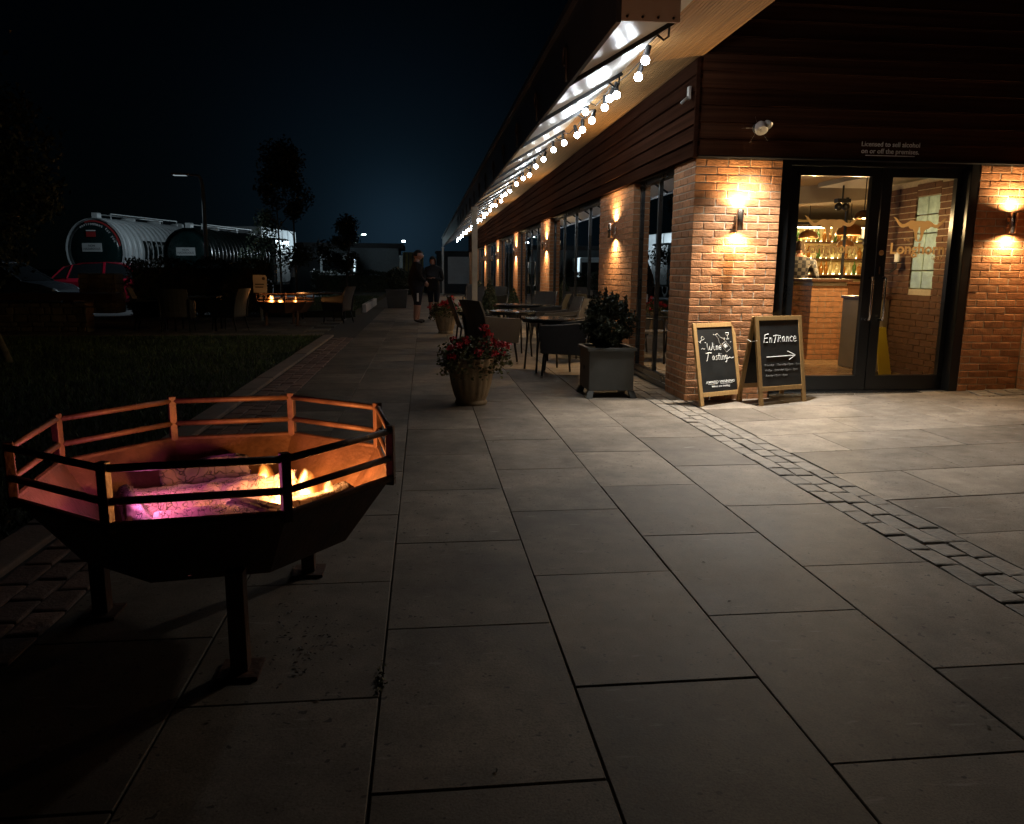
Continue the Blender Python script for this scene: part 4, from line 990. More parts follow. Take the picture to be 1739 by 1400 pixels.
# square planter with a box shrub
pl = thing('square_planter', 'grey metal square planter on feet beside the corner pier', 'planter', (1.94, 8.1, 0))
b = MB(); w = .24; b.box(-w, w, -w, w, .075, .49); b.build('box', M['zinc'], pl, bevel=.006)
rim = MB(); ro, ri = .262, .225
for (x0, x1, y0, y1) in ((-ro, ro, -ro, -ri), (-ro, ro, ri, ro), (-ro, -ri, -ri, ri), (ri, ro, -ri, ri)): rim.box(x0, x1, y0, y1, .491, .525)
rim.build('rim', M['zinc'], pl, bevel=.004)
for sx in (-1, 1):
    for sy in (-1, 1):
        MB().loft([[(sx*.24-.02*0+dx*.035, sy*.24+dy*.035, 0.0) for dx, dy in ((-1,-1),(1,-1),(1,1),(-1,1))], [(sx*.215+dx*.03, sy*.215+dy*.03, .074) for dx, dy in ((-1,-1),(1,-1),(1,1),(-1,1))]]).build('foot', M['zinc'], pl)
MB().lathe([(.02, 0), (.028, .006), (.02, .012)], 12).build('ring_mount', M['leg'], pl).matrix_local = Matrix.Translation((-.241, 0, .30)) @ Matrix.Rotation(-PI/2, 4, 'Y')
MB().box(-.224, .224, -.224, .224, .4905, .50).build('soil', M['soil'], pl)
shrub = thing('box_shrub', 'dense dark evergreen shrub growing in the square planter', 'shrub', (1.94, 8.1, .5))
def fshrub(r, n):
    d = r.normal(size=(n, 3)); d /= np.linalg.norm(d, axis=1)[:, None]; q = r.uniform(.55, 1.0, n)**.6
    lump = 1 + .22*np.sin(d[:, 0]*7+1)*np.cos(d[:, 1]*6+d[:, 2]*4) + .14*np.sin(d[:, 2]*9+d[:, 0]*5) + .10*np.sin(d[:, 0]*15+d[:, 1]*13)
    p = d*(q*lump)[:, None]*np.array([.25, .25, .25])*(1+.18*d[:, 2:3]); p[:, 2] += .22
    return p[p[:, 2] > -.01]
leaf_cloud(5200, fshrub, .042, M['leaf_dark'], 'foliage', shrub, 1, 3)
def ftip(r, n):
    k = r.integers(0, 26, n); a = np.random.default_rng(4).uniform(0, 2*PI, 26)[k]; q = np.sqrt(np.random.default_rng(5).uniform(0, 1, 26))[k]*.2
    hh = np.random.default_rng(6).uniform(.06, .22, 26)[k]; t = r.uniform(0, 1, n)
    return np.stack([q*np.cos(a)+r.normal(0, .01, n), q*np.sin(a)+r.normal(0, .01, n), .44 - q*.35 + t*hh], 1)
leaf_cloud(1300, ftip, .035, M['leaf_dark'], 'shoot', shrub, 1, 8)
sb = MB(); sb.tube([(0, 0, -.01), (.01, .0, .2)], .018, 6); sb.build('stem', M['bark'], shrub)
def cone_shrub(loc, h, r0, label, seed):
    t = thing('cone_shrub', label, 'shrub', loc, 0, 'clipped cone shrubs on the terrace')
    MB().lathe([(0, 0), (.15, 0), (.19, .30), (.205, .30), (.205, .34), (.18, .34), (.17, .30), (0, .3)], 20, cap=False).build('pot', M['zinc'], t, True)
    def fn(r, n):
        z = 1-np.sqrt(r.uniform(0, 1, n)); a = r.uniform(0, 2*PI, n); q = (1-z)**.8*r0*r.uniform(.7, 1.05, n)
        return np.stack([q*np.cos(a), q*np.sin(a), .34 + z*h], 1)
    leaf_cloud(2200, fn, .04, M['leaf'], 'foliage', t, 1, seed); MB().tube([(0, 0, .3), (0, 0, .34+h*.6)], .02, 6).build('stem', M['bark'], t)
cone_shrub((1.35, 16.0, 0), .85, .24, 'dark clipped cone shrub between the round tables and the posts', 21)
cone_shrub((1.55, 22.0, 0), .75, .30, 'green clipped cone shrub beyond the white post', 22)
cone_shrub((2.2, 19.2, 0), .6, .2, 'small clipped shrub beside the third pier window', 23)
# far square planter by the steps
fp = thing('square_planter', 'dark square planter at the end of the raised lawn', 'planter', (-.95, 28.2, 0)); MB().loft([[(-.32,-.32,0),(.32,-.32,0),(.32,.32,0),(-.32,.32,0)], [(-.38,-.38,.62),(.38,-.38,.62),(.38,.38,.62),(-.38,.38,.62)]]).build('box', M['zinc'], fp); MB().box(-.4, .4, -.4, .4, .621, .66).build('rim', M['zinc'], fp)
def fp2(r, n): 
    d = r.normal(size=(n, 3)); d /= np.linalg.norm(d, axis=1)[:, None]; return d*np.array([.42, .42, .45])*r.uniform(.6, 1, n)[:, None] + np.array([0, 0, 1.0])
tag(leaf_cloud(1800, fp2, .07, M['leaf_dark'], 'planter_bush', None, 1, 33), 'round dark bush in the planter by the raised lawn', 'shrub').location = (-.95, 28.2, 0)
wk = tag(MB().box(-1.96, -1.83, 25.2, 30.9, -.02, .25).build('white_kerb', mat('white_stone', (.62, .62, .6), .8, var=.15), None, bevel=.02), 'pale stone kerb edging the raised lawn', 'kerb')

# ================================================================== chalk boards
STROKES = {
 'W': [[(0,.7),(.02,.3),(.10,.02),(.2,.05),(.27,.4),(.3,.1),(.38,.0),(.48,.1),(.55,.45),(.56,.72),(.5,.7)]],
 'i': [[(0,.42),(.01,.1),(.06,0),(.13,.06)], [(.02,.56),(.03,.58)]],
 'n': [[(0,.42),(.02,.0)], [(.01,.25),(.1,.4),(.17,.36),(.18,.0)]],
 'e': [[(.02,.2),(.2,.24),(.18,.38),(.08,.42),(.0,.28),(.02,.08),(.12,0),(.24,.06)]],
 'T': [[(0,.66),(.3,.74),(.62,.70)], [(.28,.72),(.22,.3),(.16,0),(.1,-.02)]],
 'a': [[(.2,.36),(.1,.42),(.0,.25),(.04,.04),(.14,.04),(.21,.36),(.2,.1),(.27,.02)]],
 's': [[(.18,.38),(.08,.42),(.04,.3),(.16,.18),(.14,.02),(.02,.02)]],
 't': [[(.08,.66),(.06,.12),(.12,.0),(.2,.04)], [(-.02,.42),(.2,.44)]],
 'g': [[(.2,.36),(.1,.42),(.0,.26),(.06,.06),(.16,.08),(.21,.38),(.2,-.1),(.12,-.26),(.02,-.2)]],
 'E': [[(.36,.72),(.06,.68),(.0,.02),(.34,.04)], [(.03,.36),(.28,.4)]],
 'N': [[(0,0),(.05,.42),(.2,.04),(.26,.46)]],
 'R': [[(.02,0),(.06,.46),(.2,.48),(.24,.36),(.08,.24),(.27,.0)]],
 'c': [[(.2,.36),(.1,.42),(.0,.24),(.05,.04),(.2,.04)]],
}
def write(b, word, x, y, s, r, gap=.12, zz=0):
    for ch in word:
        w = 0
        for ln in STROKES[ch]:
            pts = [(x + s*(px + .12*py), y + s*py, zz) for px, py in ln]; w = max(w, max(px for px, _ in ln)); b.tube(pts, r, 4)
        x += s*(w + gap)
    return x
def a_board(name, loc, rz, w, h, leg, lean, m_wood, label, easel, content):
    t = thing(name, label, 'sign', loc, rz, 'chalkboard signs by the entrance')
    T = Matrix.Rotation(-lean, 4, 'X'); fw = .045
    f = MB(); f.T = T
    f.box(-w/2, -w/2+fw, -.012, .012, 0, h); f.box(w/2-fw, w/2, -.012, .012, 0, h); f.box(-w/2+fw, w/2-fw, -.0115, .0115, h-fw, h-.001); f.box(-w/2+fw, w/2-fw, -.0115, .0115, leg, leg+fw)
    f.build('frame', m_wood, t, bevel=.003)
    bd = MB(); bd.T = T; bd.box(-w/2+fw, w/2-fw, -.004, .004, leg+fw, h-fw); bo = bd.build('board', M['board'], t)
    if easel:
        MB().tube([(.0, .012+math.sin(lean)*h*.55, h*.55), (.0, .17, .004)], .008, 6).build('prop', M['steel'], t)
    else:
        g = MB(); g.T = Matrix.Translation((0, 2*math.sin(lean)*h + .024, 0)) @ Matrix.Rotation(lean, 4, 'X')
        g.box(-w/2, -w/2+fw, -.012, .012, 0, h-.004); g.box(w/2-fw, w/2, -.012, .012, 0, h-.004); g.box(-w/2+fw, w/2-fw, -.0115, .0115, h-fw, h-.005); g.box(-w/2+fw, w/2-fw, -.0115, .0115, leg, leg+fw); go = g.build('rear_frame', m_wood, t, bevel=.003)
        g2_ = MB(); g2_.T = g.T; g2_.box(-w/2+fw, w/2-fw, -.004, .004, leg+fw, h-fw); g2_.build('rear_board', M['board'], t)
        MB().tube([(-w/2-.004, -.02+math.sin(lean)*h*.7, h*.72), (-w/2-.006, .03+math.sin(lean)*h*.9, h*.70), (-w/2-.004, .05+math.sin(lean)*h*1.15, h*.72)], .003, 5).build('stay_cord', M['chalk'], t)
    C = T @ Matrix.Translation((0, -.0055, 0)) @ Matrix.Rotation(PI/2, 4, 'X') @ Matrix.Diagonal((1.27 if easel else 1.2, 1, 1, 1))
    content(bo, C, t); return t
def wine(bo, C, t):
    b = MB(); b.T = C
    write(b, 'Wine', -.10, .545, .105, .0032); write(b, 'Tasting', -.125, .445, .105, .0032, .07)
    b.tube([(.115, .452, 0), (.14, .468, 0), (.155, .455, 0), (.18, .462, 0)], .003, 4); b.tube([(-.155, .56, 0), (-.145, .572, 0), (-.13, .558, 0), (-.12, .564, 0)], .003, 4)
    # bottle, tilted
    bt = [(-.012,.135),(.012,.135),(.012,.085),(.032,.05),(.032,-.07),(-.032,-.07),(-.032,.05),(-.012,.085),(-.012,.135)]
    ca, sa = math.cos(.62), math.sin(.62)
    rot = lambda x, y: (.095 + x*ca + -y*sa*-1*-1, .595 + x*sa*1 + y*ca, 0)
    b.tube([rot(x, y) for x, y in bt], .0026, 4); b.tube([rot(x, y) for x, y in ((-.018,.02),(.018,.02),(.018,-.035),(-.018,-.035),(-.018,.02))], .0026, 4)
    for yy in (.0, -.012, -.024): b.tube([rot(-.015, yy), rot(.015, yy)], .003, 4)
    for (gx, gy, an) in ((.135, .685, .05), (-.145, .655, -.7)):
        c_, s_ = math.cos(an), math.sin(an)
        for ln in ([(-.018,.03),(-.012,.008),(0,0),(.012,.008),(.018,.03),(-.018,.03)], [(0,0),(0,-.032)], [(-.013,-.033),(.013,-.033)]): b.tube([(gx+x*c_-y*s_, gy+x*s_+y*c_, 0) for x, y in ln], .0026, 4)
    for x, y in ((-.01,.70),(-.11,.625),(.10,.66),(.165,.62)): b.ball((x, y, 0), .005, 6, 4)
    b.build('chalk_drawing', M['chalk'], bo)
    text_mesh('AWARD WINNING', .036, M['chalk'], 'chalk_lettering', bo, C @ Matrix.Translation((.01, .215, 0)), bold=.0003, shear=.2)
    text_mesh('Wines are waiting', .027, M['chalk'], 'chalk_lettering', bo, C @ Matrix.Translation((.01, .175, 0)), bold=.0003, shear=.25)
    u = MB(); u.T = C; u.tube([(-.12, .207, 0), (-.02, .207, 0)], .0018, 4); u.tube([(.01, .207, 0), (.14, .207, 0)], .0018, 4); u.build('chalk_underline', M['chalk'], bo)
def entrance(bo, C, t):
    b = MB(); b.T = C
    x = write(b, 'E', -.17, .615, .12, .0032, .14); x = write(b, 'n', x, .615, .13, .0032, .10); x = write(b, 'T', x, .615, .10, .0032, -.12); x = write(b, 'Rance', x, .62, .13, .003, .10)
    b.tube([(-.15, .475, 0), (.15, .482, 0)], .0045, 5); b.tube([(.08, .525, 0), (.16, .483, 0), (.09, .44, 0)], .0045, 5)
    b.build('chalk_drawing', M['chalk'], bo)
    for k, s in enumerate(('Monday - Thursday 12pm - 9pm', 'Friday - Saturday 12pm - 9pm', 'Sunday 12pm - 6pm')):
        text_mesh(s, .032, M['chalk_dim'], 'chalk_lettering', bo, C @ Matrix.Translation((-.175, .385-.052*k, 0)), shear=.35, align='LEFT', spacing=.92)
a_board('chalkboard_sign', (2.95, 7.36, .006), rad(24), .57, .82, .085, rad(12), M['wood'], 'pine framed chalkboard reading Wine Tasting leaning beside the corner pier', True, wine)
a_board('chalkboard_sign', (3.545, 7.25, .019), rad(18), .60, .88, .14, rad(10), M['wood_old'], 'wooden A-frame chalkboard reading Entrance with an arrow', False, entrance)

# ================================================================== small litter
def litter(name, label, n, fn, m, size, seed):
    r = random.Random(seed); b = MB()
    for _ in range(n):
        x, y, z = fn(r); s = size*r.uniform(.4, 1.4); a = r.uniform(0, PI); c_, s_ = math.cos(a)*s, math.sin(a)*s
        b.add([(x-c_, y-s_, z+.002), (x+s_*.5, y-c_*.5, z+.002+s*.3*r.random()), (x+c_, y+s_, z+.003), (x-s_*.5, y+c_*.5, z+.002+s*.4*r.random())], [(0, 1, 2, 3)])
    return tag(b.build(name, m), label, 'litter', kind='stuff')
litter('leaf_litter', 'scattered dead leaf scraps on the paving by the right pier', 130, lambda r: (lambda x, y: (x, y, (x-XCR)*FALL+.001))(r.uniform(4.2, 6.3), 7.45-abs(r.gauss(0, .75))), M['bark'], .012, 1)
litter('ash_flakes', 'ash flakes and charcoal bits on the slab under the near fire pit', 110, lambda r: (-.42+r.gauss(0, .09), 2.62+r.gauss(0, .14), .001), M['rustdark'], .008, 2)
litter('leaf_litter', 'a few dark leaf scraps strewn over the terrace slabs', 90, lambda r: (r.uniform(-.7, 2.2), r.uniform(1.5, 12), .001), M['bark'], .009, 3)
def fweed(r, n): return np.stack([-.152+r.normal(0, .008, n), 2.32+r.normal(0, .06, n), np.abs(r.normal(0, .008, n))], 1)
tag(leaf_cloud(60, fweed, .014, M['leaf_dry'], 'weed', None, 1, 5), 'tiny weed sprouting from the joint between slabs', 'weed')
# ================================================================== people
def figure(name, label, loc, rz, J, E_, head, paint, mats, hgt=1.0):
    """J: name -> (x, y, z, radius); facing +x. One continuous skinned body with a shaped head joined on."""
    t = thing(name, label, 'person', loc, rz)
    names = list(J); me = bpy.data.meshes.new('s'); me.from_pydata([J[k][:3] for k in names], [(names.index(a), names.index(b)) for a, b in E_], [])
    o = bpy.data.objects.new('s', me); COL.objects.link(o); o.modifiers.new('skin', 'SKIN'); sd = o.modifiers.new('sub', 'SUBSURF'); sd.levels = 2; sd.render_levels = 2
    for i, k in enumerate(names):
        rr = J[k][3]; v = me.skin_vertices[0].data[i]; v.radius = rr if isinstance(rr, tuple) else (rr, rr); v.use_root = (k == 'hip')
    dg = bpy.context.evaluated_depsgraph_get(); dg.update(); m2 = bpy.data.meshes.new_from_object(o.evaluated_get(dg)); bpy.data.objects.remove(o)
    bm = bmesh.new(); bm.from_mesh(m2)
    hx, hy, hz, yaw, nod = head
    g = bmesh.new(); bmesh.ops.create_uvsphere(g, u_segments=20, v_segments=14, radius=1)
    for v in g.verts:
        x, y, z = v.co; jaw = 1 - .22*max(0, -z); 
        v.co = Vector((x*.098*(1-.12*max(0, -z)) + (.012 if x > .3 and z < .2 else 0), y*.076*jaw, z*.122))
        if x > .9 and -.35 < z < .12: v.co.x += .022*(1-abs(z+.15)*2)           # nose
        if x > .7 and -.62 < z < -.48: v.co.x -= .006                            # mouth line
        if abs(y) > .92 and -.3 < z < .15: v.co.y *= 1.18                         # ears
        if x > .75 and .05 < z < .25 and .15 < abs(y) < .5: v.co.x -= .010        # eye sockets
    R_ = Matrix.Translation((hx, hy, hz)) @ Matrix.Rotation(yaw, 4, 'Z') @ Matrix.Rotation(nod, 4, 'Y'); g.transform(R_)
    tmp = bpy.data.meshes.new('h'); g.to_mesh(tmp); g.free(); bm.from_mesh(tmp); bpy.data.meshes.remove(tmp)
    m3 = bpy.data.meshes.new('body'); bm.to_mesh(m3); bm.free(); bpy.data.meshes.remove(m2)
    for m in mats: m3.materials.append(m)
    for p in m3.polygons: p.use_smooth = True; p.material_index = paint(p.center)
    b = link('body', m3, t); t.scale = (hgt, hgt, hgt); t['_R'] = [list(r) for r in R_]
    return t, R_
BASE_E = [('hip','waist'),('waist','chest'),('chest','neck'),('neck','skull'),('chest','shL'),('shL','elL'),('elL','wrL'),('chest','shR'),('shR','elR'),('elR','wrR'),('hip','hpL'),('hpL','knL'),('knL','anL'),('anL','toL'),('hip','hpR'),('hpR','knR'),('knR','anR'),('anR','toR')]
def skel(wrL, elL, wrR, elR, stance=.12, stepL=.0, stepR=.0, lean=0, wide=1.0, legr=1.0):
    return {'hip': (0,0,.93,(.135*wide,.165*wide)), 'waist': (.01+lean*.3,0,1.10,(.135*wide,.16*wide)), 'chest': (.0+lean,0,1.33,(.13*wide,.175*wide)), 'neck': (.01+lean*1.2,0,1.50,.06), 'skull': (.03+lean*1.3,0,1.60,.055),
      'shL': (lean,.19*wide,1.40,.078), 'elL': (*elL,.058), 'wrL': (*wrL,.04), 'shR': (lean,-.19*wide,1.40,.078), 'elR': (*elR,.058), 'wrR': (*wrR,.04),
      'hpL': (0,.10,.86,.115*legr), 'knL': (.02+stepL*.5,stance,.49,.072*legr), 'anL': (stepL-.02,stance+.01,.09,.045), 'toL': (stepL+.15,stance+.03,.045,.042),
      'hpR': (0,-.10,.86,.115*legr), 'knR': (.02+stepR*.5,-stance,.49,.072*legr), 'anR': (stepR-.02,-stance-.01,.09,.045), 'toR': (stepR+.15,-stance-.03,.045,.042)}
def hand(parent, wrist, direction, up, m, flip=1):
    """palm and five separate curled fingers"""
    d = Vector(direction).normalized(); u = Vector(up).normalized(); s = d.cross(u).normalized()*flip; w = Vector(wrist); b = MB()
    b.loft([[w+s*a+u*c for a, c in ((-.026,-.014),(.026,-.014),(.026,.014),(-.026,.014))], [w+d*.05+s*a+u*c for a, c in ((-.038,-.014),(.038,-.014),(.038,.014),(-.038,.014))], [w+d*.088+s*a+u*c for a, c in ((-.036,-.011),(.036,-.011),(.036,.011),(-.036,.011))]])
    for k, ln in enumerate((.062, .074, .068, .052)):
        p = w + d*.085 + s*(-.029+.019*k); b.tube([p, p+d*ln*.45-u*.006, p+d*ln*.75-u*.028, p+d*ln*.8-u*.048], [.0095, .009, .008, .007], 6)
    p = w + d*.03 - s*.03; b.tube([p, p-s*.022+d*.02-u*.004, p-s*.020+d*.048-u*.018], [.011, .010, .008], 6)
    return b.build('hand', m, parent, True)
def cap_hair(t, R_, m, cover, name='hair', grow=1.07):
    g = MB(); vs = []; 
    g.ball((0, 0, 0), 1, 20, 14); keep = [i for i, f in enumerate(g.f) if cover(np.mean([g.v[j] for j in f], axis=0))]
    b = MB(); b.T = R_
    b.add([(x*.098*grow, y*.080*grow, z*.122*grow) for x, y, z in g.v], [g.f[i] for i in keep]); o = b.build(name, m, t, True)
    so = o.modifiers.new('solid', 'SOLIDIFY'); so.thickness = .006; return o
# --- man in profile, dark jacket and shorts
J = skel((.17,.12,1.02),(.02,.27,1.14),(.17,-.12,1.02),(.02,-.27,1.14), stance=.10, stepL=.05, stepR=-.04, wide=1.45, legr=1.2)
def paint1(c):
    if c.z > 1.50: return 0
    if c.z > .90: return 1
    if c.z > .47: return 2
    if c.z > .105: return 0
    return 3
t, R_ = figure('person', 'man in profile in dark jacket, navy shorts and dark shoes on the path', (-.18, 19.7, 0), rad(12), J, BASE_E, (.045, 0, 1.655, 0, rad(4)), paint1, [M['skin'], M['cloth'], M['navy'], M['shoe']], 1.02); t.scale = (1.16, 1.1, 1.02)
cap_hair(t, R_, M['hair'], lambda c: c[2] > .42 or (c[0] < -.25 and c[2] > -.25))
MB().box(-.04, .0, -.243, -.236, .55, .75).build('shorts_stripe', M['white'], t)
for s, f in ((1, 1), (-1, -1)): hand(t, (.17, .12*s, 1.02), (.5, -.25*s, -.75), (.2, .9*s, .1), M['skin'], f)
# --- person in a dark hood looking at a phone
J = skel((.22,.09,1.16),(.06,.27,1.10),(.22,-.09,1.16),(.06,-.27,1.10), stance=.09, stepL=.06, stepR=-.05, lean=.02, wide=1.05)
def paint2(c):
    if c.z > 1.53: return 0
    if c.z > .80: return 1
    if c.z > .50: return 2
    if c.z > .10: return 0
    return 3
t, R_ = figure('person', 'person in a black hood looking down at a phone held in both hands', (.27, 21.3, 0), rad(-105), J, BASE_E, (.075, 0, 1.62, 0, rad(26)), paint2, [M['skin'], M['cloth'], M['navy'], M['shoe']], .965)
cap_hair(t, R_, M['cloth'], lambda c: c[0] < .45 or c[2] > .62, 'hood', 1.22)
for s, f in ((1, 1), (-1, -1)): hand(t, (.22, .085*s, 1.16), (.55, -.45*s, .12), (0, 0, 1), M['skin'], f)
ph = tag(MB().box(-.035, .035, -.07, .07, 0, .009).build('phone', M['black'], None), 'dark phone held by the hooded person', 'phone'); ph.location = (.27 + .29*.965*math.cos(rad(-105)), 21.3 + .29*.965*math.sin(rad(-105)), 1.175*.965); ph.rotation_euler = (0, rad(-35), rad(-105))
MB().box(-.031, .031, -.064, .064, .0095, .0105).build('screen', glow('phone_screen', (.8, .88, 1.0), 3.0), ph)
# --- customer in a checked shirt inside
M['plaid'] = mat('checked_shirt', (.03, .035, .04), .9, var=.1)
def plaid():
    m = M['plaid']; nt = m.node_tree; N = nt.nodes; L = nt.links; ck = N.new('ShaderNodeTexChecker'); ck.inputs['Scale'].default_value = 16; ck.inputs[1].default_value = (.02, .022, .03, 1); ck.inputs[2].default_value = (.14, .13, .12, 1)
    tc = N.new('ShaderNodeTexCoord'); L.new(tc.outputs['Object'], ck.inputs['Vector']); L.new(ck.outputs[0], N['Principled BSDF'].inputs['Base Color'])
plaid(); M['trouser'] = mat('grey_trousers', (.17, .16, .14), .9, var=.15, vscale=8)
J = skel((.10,.22,.98),(-.03,.30,1.15),(.10,-.22,.98),(-.03,-.30,1.15), stance=.10, wide=1.1, lean=.04)
def paint3(c):
    if c.z > 1.50: return 0
    if c.z > .92: return 1
    if c.z > .10: return 2
    return 3
t, R_ = figure('person', 'customer in a checked shirt and grey trousers standing at the bar inside', (6.33, 12.75, FZ), rad(60), J, BASE_E, (.09, 0, 1.64, rad(15), rad(14)), paint3, [M['skin'], M['plaid'], M['trouser'], M['shoe']], 1.0)
cap_hair(t, R_, mat('brown_hair', (.05, .03, .018), .8), lambda c: c[2] > .3 or (c[0] < .0 and c[2] > -.4))
for s, f in ((1, 1), (-1, -1)): hand(t, (.10, .22*s, .98), (.2, 0, -1), (0, s, 0), M['skin'], f)
# ================================================================== car park
M['carblack'] = mat('black_car_paint', (.05, .056, .066), .22, metal=.3, spec=.8)
M['carred'] = mat('red_car_paint', (.42, .012, .035), .22, metal=.1, spec=.8)
M['carglass'] = mat('car_glass', (.012, .014, .016), .08, spec=.9)
M['tyre'] = mat('tyre', (.018, .018, .018), .85)
M['headlamp'] = mat('headlamp', (.5, .52, .55), .15, metal=.4)
def car(name, loc, rz, paint, label):
    """hatchback, nose towards local +x, 4.3 m long"""
    t = thing(name, label, 'car', loc, rz)
    st = [(-2.1,.45,.78,.78,.70),(-2.02,.30,.95,.95,.80),(-1.5,.24,.98,.98,.86),(-.6,.22,.97,.97,.88),(.6,.22,.96,.96,.88),(1.1,.22,.93,.93,.87),(1.7,.24,.84,.84,.83),(2.05,.30,.70,.70,.72),(2.15,.42,.58,.58,.62)]
    rings = []
    for x, z0, z1, _, w in st:
        rings.append([(x,-w*.92,z0),(x,-w,z0+.12),(x,-w,z1-.12),(x,-w*.90,z1),(x,w*.90,z1),(x,w,z1-.12),(x,w,z0+.12),(x,w*.92,z0)])
    MB().loft(rings).build('body', paint, t, False, .04)
    roof = [(-1.95,.96,.78),(-1.55,1.36,.62),(-1.0,1.47,.60),(-.2,1.50,.60),(.35,1.43,.61),(1.15,.93,.76)]
    prof_t = [(-1.62,1.33),(-1.0,1.455),(-.2,1.485),(.33,1.415)]
    g = MB()
    for i in range(len(prof_t)-1):
        (xa, za), (xb, zb) = prof_t[i], prof_t[i+1]
        g.add([(xa,-.61,za),(xb,-.61,zb),(xb,.61,zb),(xa,.61,za),(xa,-.60,za-.035),(xb,-.60,zb-.035),(xb,.60,zb-.035),(xa,.60,za-.035)], [(0,1,2,3),(7,6,5,4),(0,4,5,1),(2,6,7,3),(0,3,7,4),(1,5,6,2)])
    for s in (-1, 1):
        for a, b_, w in (((-1.98,s*.78,.96),(-1.62,s*.60,1.32),.10),((1.14,s*.76,.93),(.33,s*.60,1.40),.06),((-.30,s*.80,.95),(-.28,s*.60,1.47),.07),((-1.5,s*.79,.96),(-1.35,s*.61,1.38),.07)): g.bar(a, b_, w, .045)
    g.build('roof', paint, t, False)
    for s in (-1, 1):
        for q in (((-1.93,.78,.965),(-1.5,.787,.965),(-1.36,.612,1.37),(-1.60,.615,1.30)), ((-1.5,.787,.965),(-.3,.795,.955),(-.28,.606,1.455),(-1.34,.61,1.38)), ((-.3,.795,.955),(1.10,.765,.935),(.32,.61,1.40),(-.26,.606,1.46))):
            MB().add([(x, s*y, z) for x, y, z in q], [(0, 1, 2, 3)]).build('side_window', M['carglass'], t)
        MB().ball((.55, s*.90, 1.0), .09, 12, 8, (.7, 1, .7)).build('mirror', paint, t, True)
        MB().ball((1.93, s*.60, .66), .12, 12, 8, (1.2, 1, .7)).build('headlight', M['headlamp'], t, True)
        for x in (-1.32, 1.32):
            w = MB(); w.lathe([(.20, -.10), (.30, -.10), (.315, -.07), (.315, .07), (.30, .10), (.20, .10)], 24, cap=False); wo = w.build('wheel', M['tyre'], t, True); wo.matrix_local = Matrix.Translation((x, s*.78, .315)) @ Matrix.Rotation(PI/2, 4, 'X')
            MB().lathe([(0, .06*1), (.20, .08)], 16, cap=False).build('rim', M['steel'], wo)
            MB().lathe([(0, -.06), (.20, -.08)], 16, cap=False).build('rim', M['steel'], wo)
    MB().add([(1.13,-.70,.94),(1.13,.70,.94),(.36,.57,1.40),(.36,-.57,1.40)], [(0,1,2,3)]).build('windscreen', M['carglass'], t)
    MB().add([(-1.96,-.72,.97),(-1.96,.72,.97),(-1.64,.57,1.31),(-1.64,-.57,1.31)], [(0,1,2,3)]).build('rear_window', M['carglass'], t)
    return t
car('parked_car', (-12.9, 25.6, -.12), rad(-8), M['carblack'], 'black parked car with pale gleaming windscreen at the left edge').scale = (1.05, 1.05, 1.12)
car('parked_car', (-10.75, 29.4, -.09), rad(2), M['carred'], 'red hatchback parked in front of the white tanker').scale = (1, 1, 1.09)
M['tankwhite'] = mat('tank_white', (.60, .63, .64), .35, var=.12, vscale=2)
M['tankdark'] = mat('tank_dark', (.012, .018, .017), .3, var=.3, vscale=2)
M['tankend'] = mat('tank_end_green', (.006, .020, .020), .25, var=.2, vscale=2)
M['plate'] = mat('hazard_plate', (.50, .52, .52), .5)
M['redband'] = mat('red_band', (.35, .03, .03), .5)
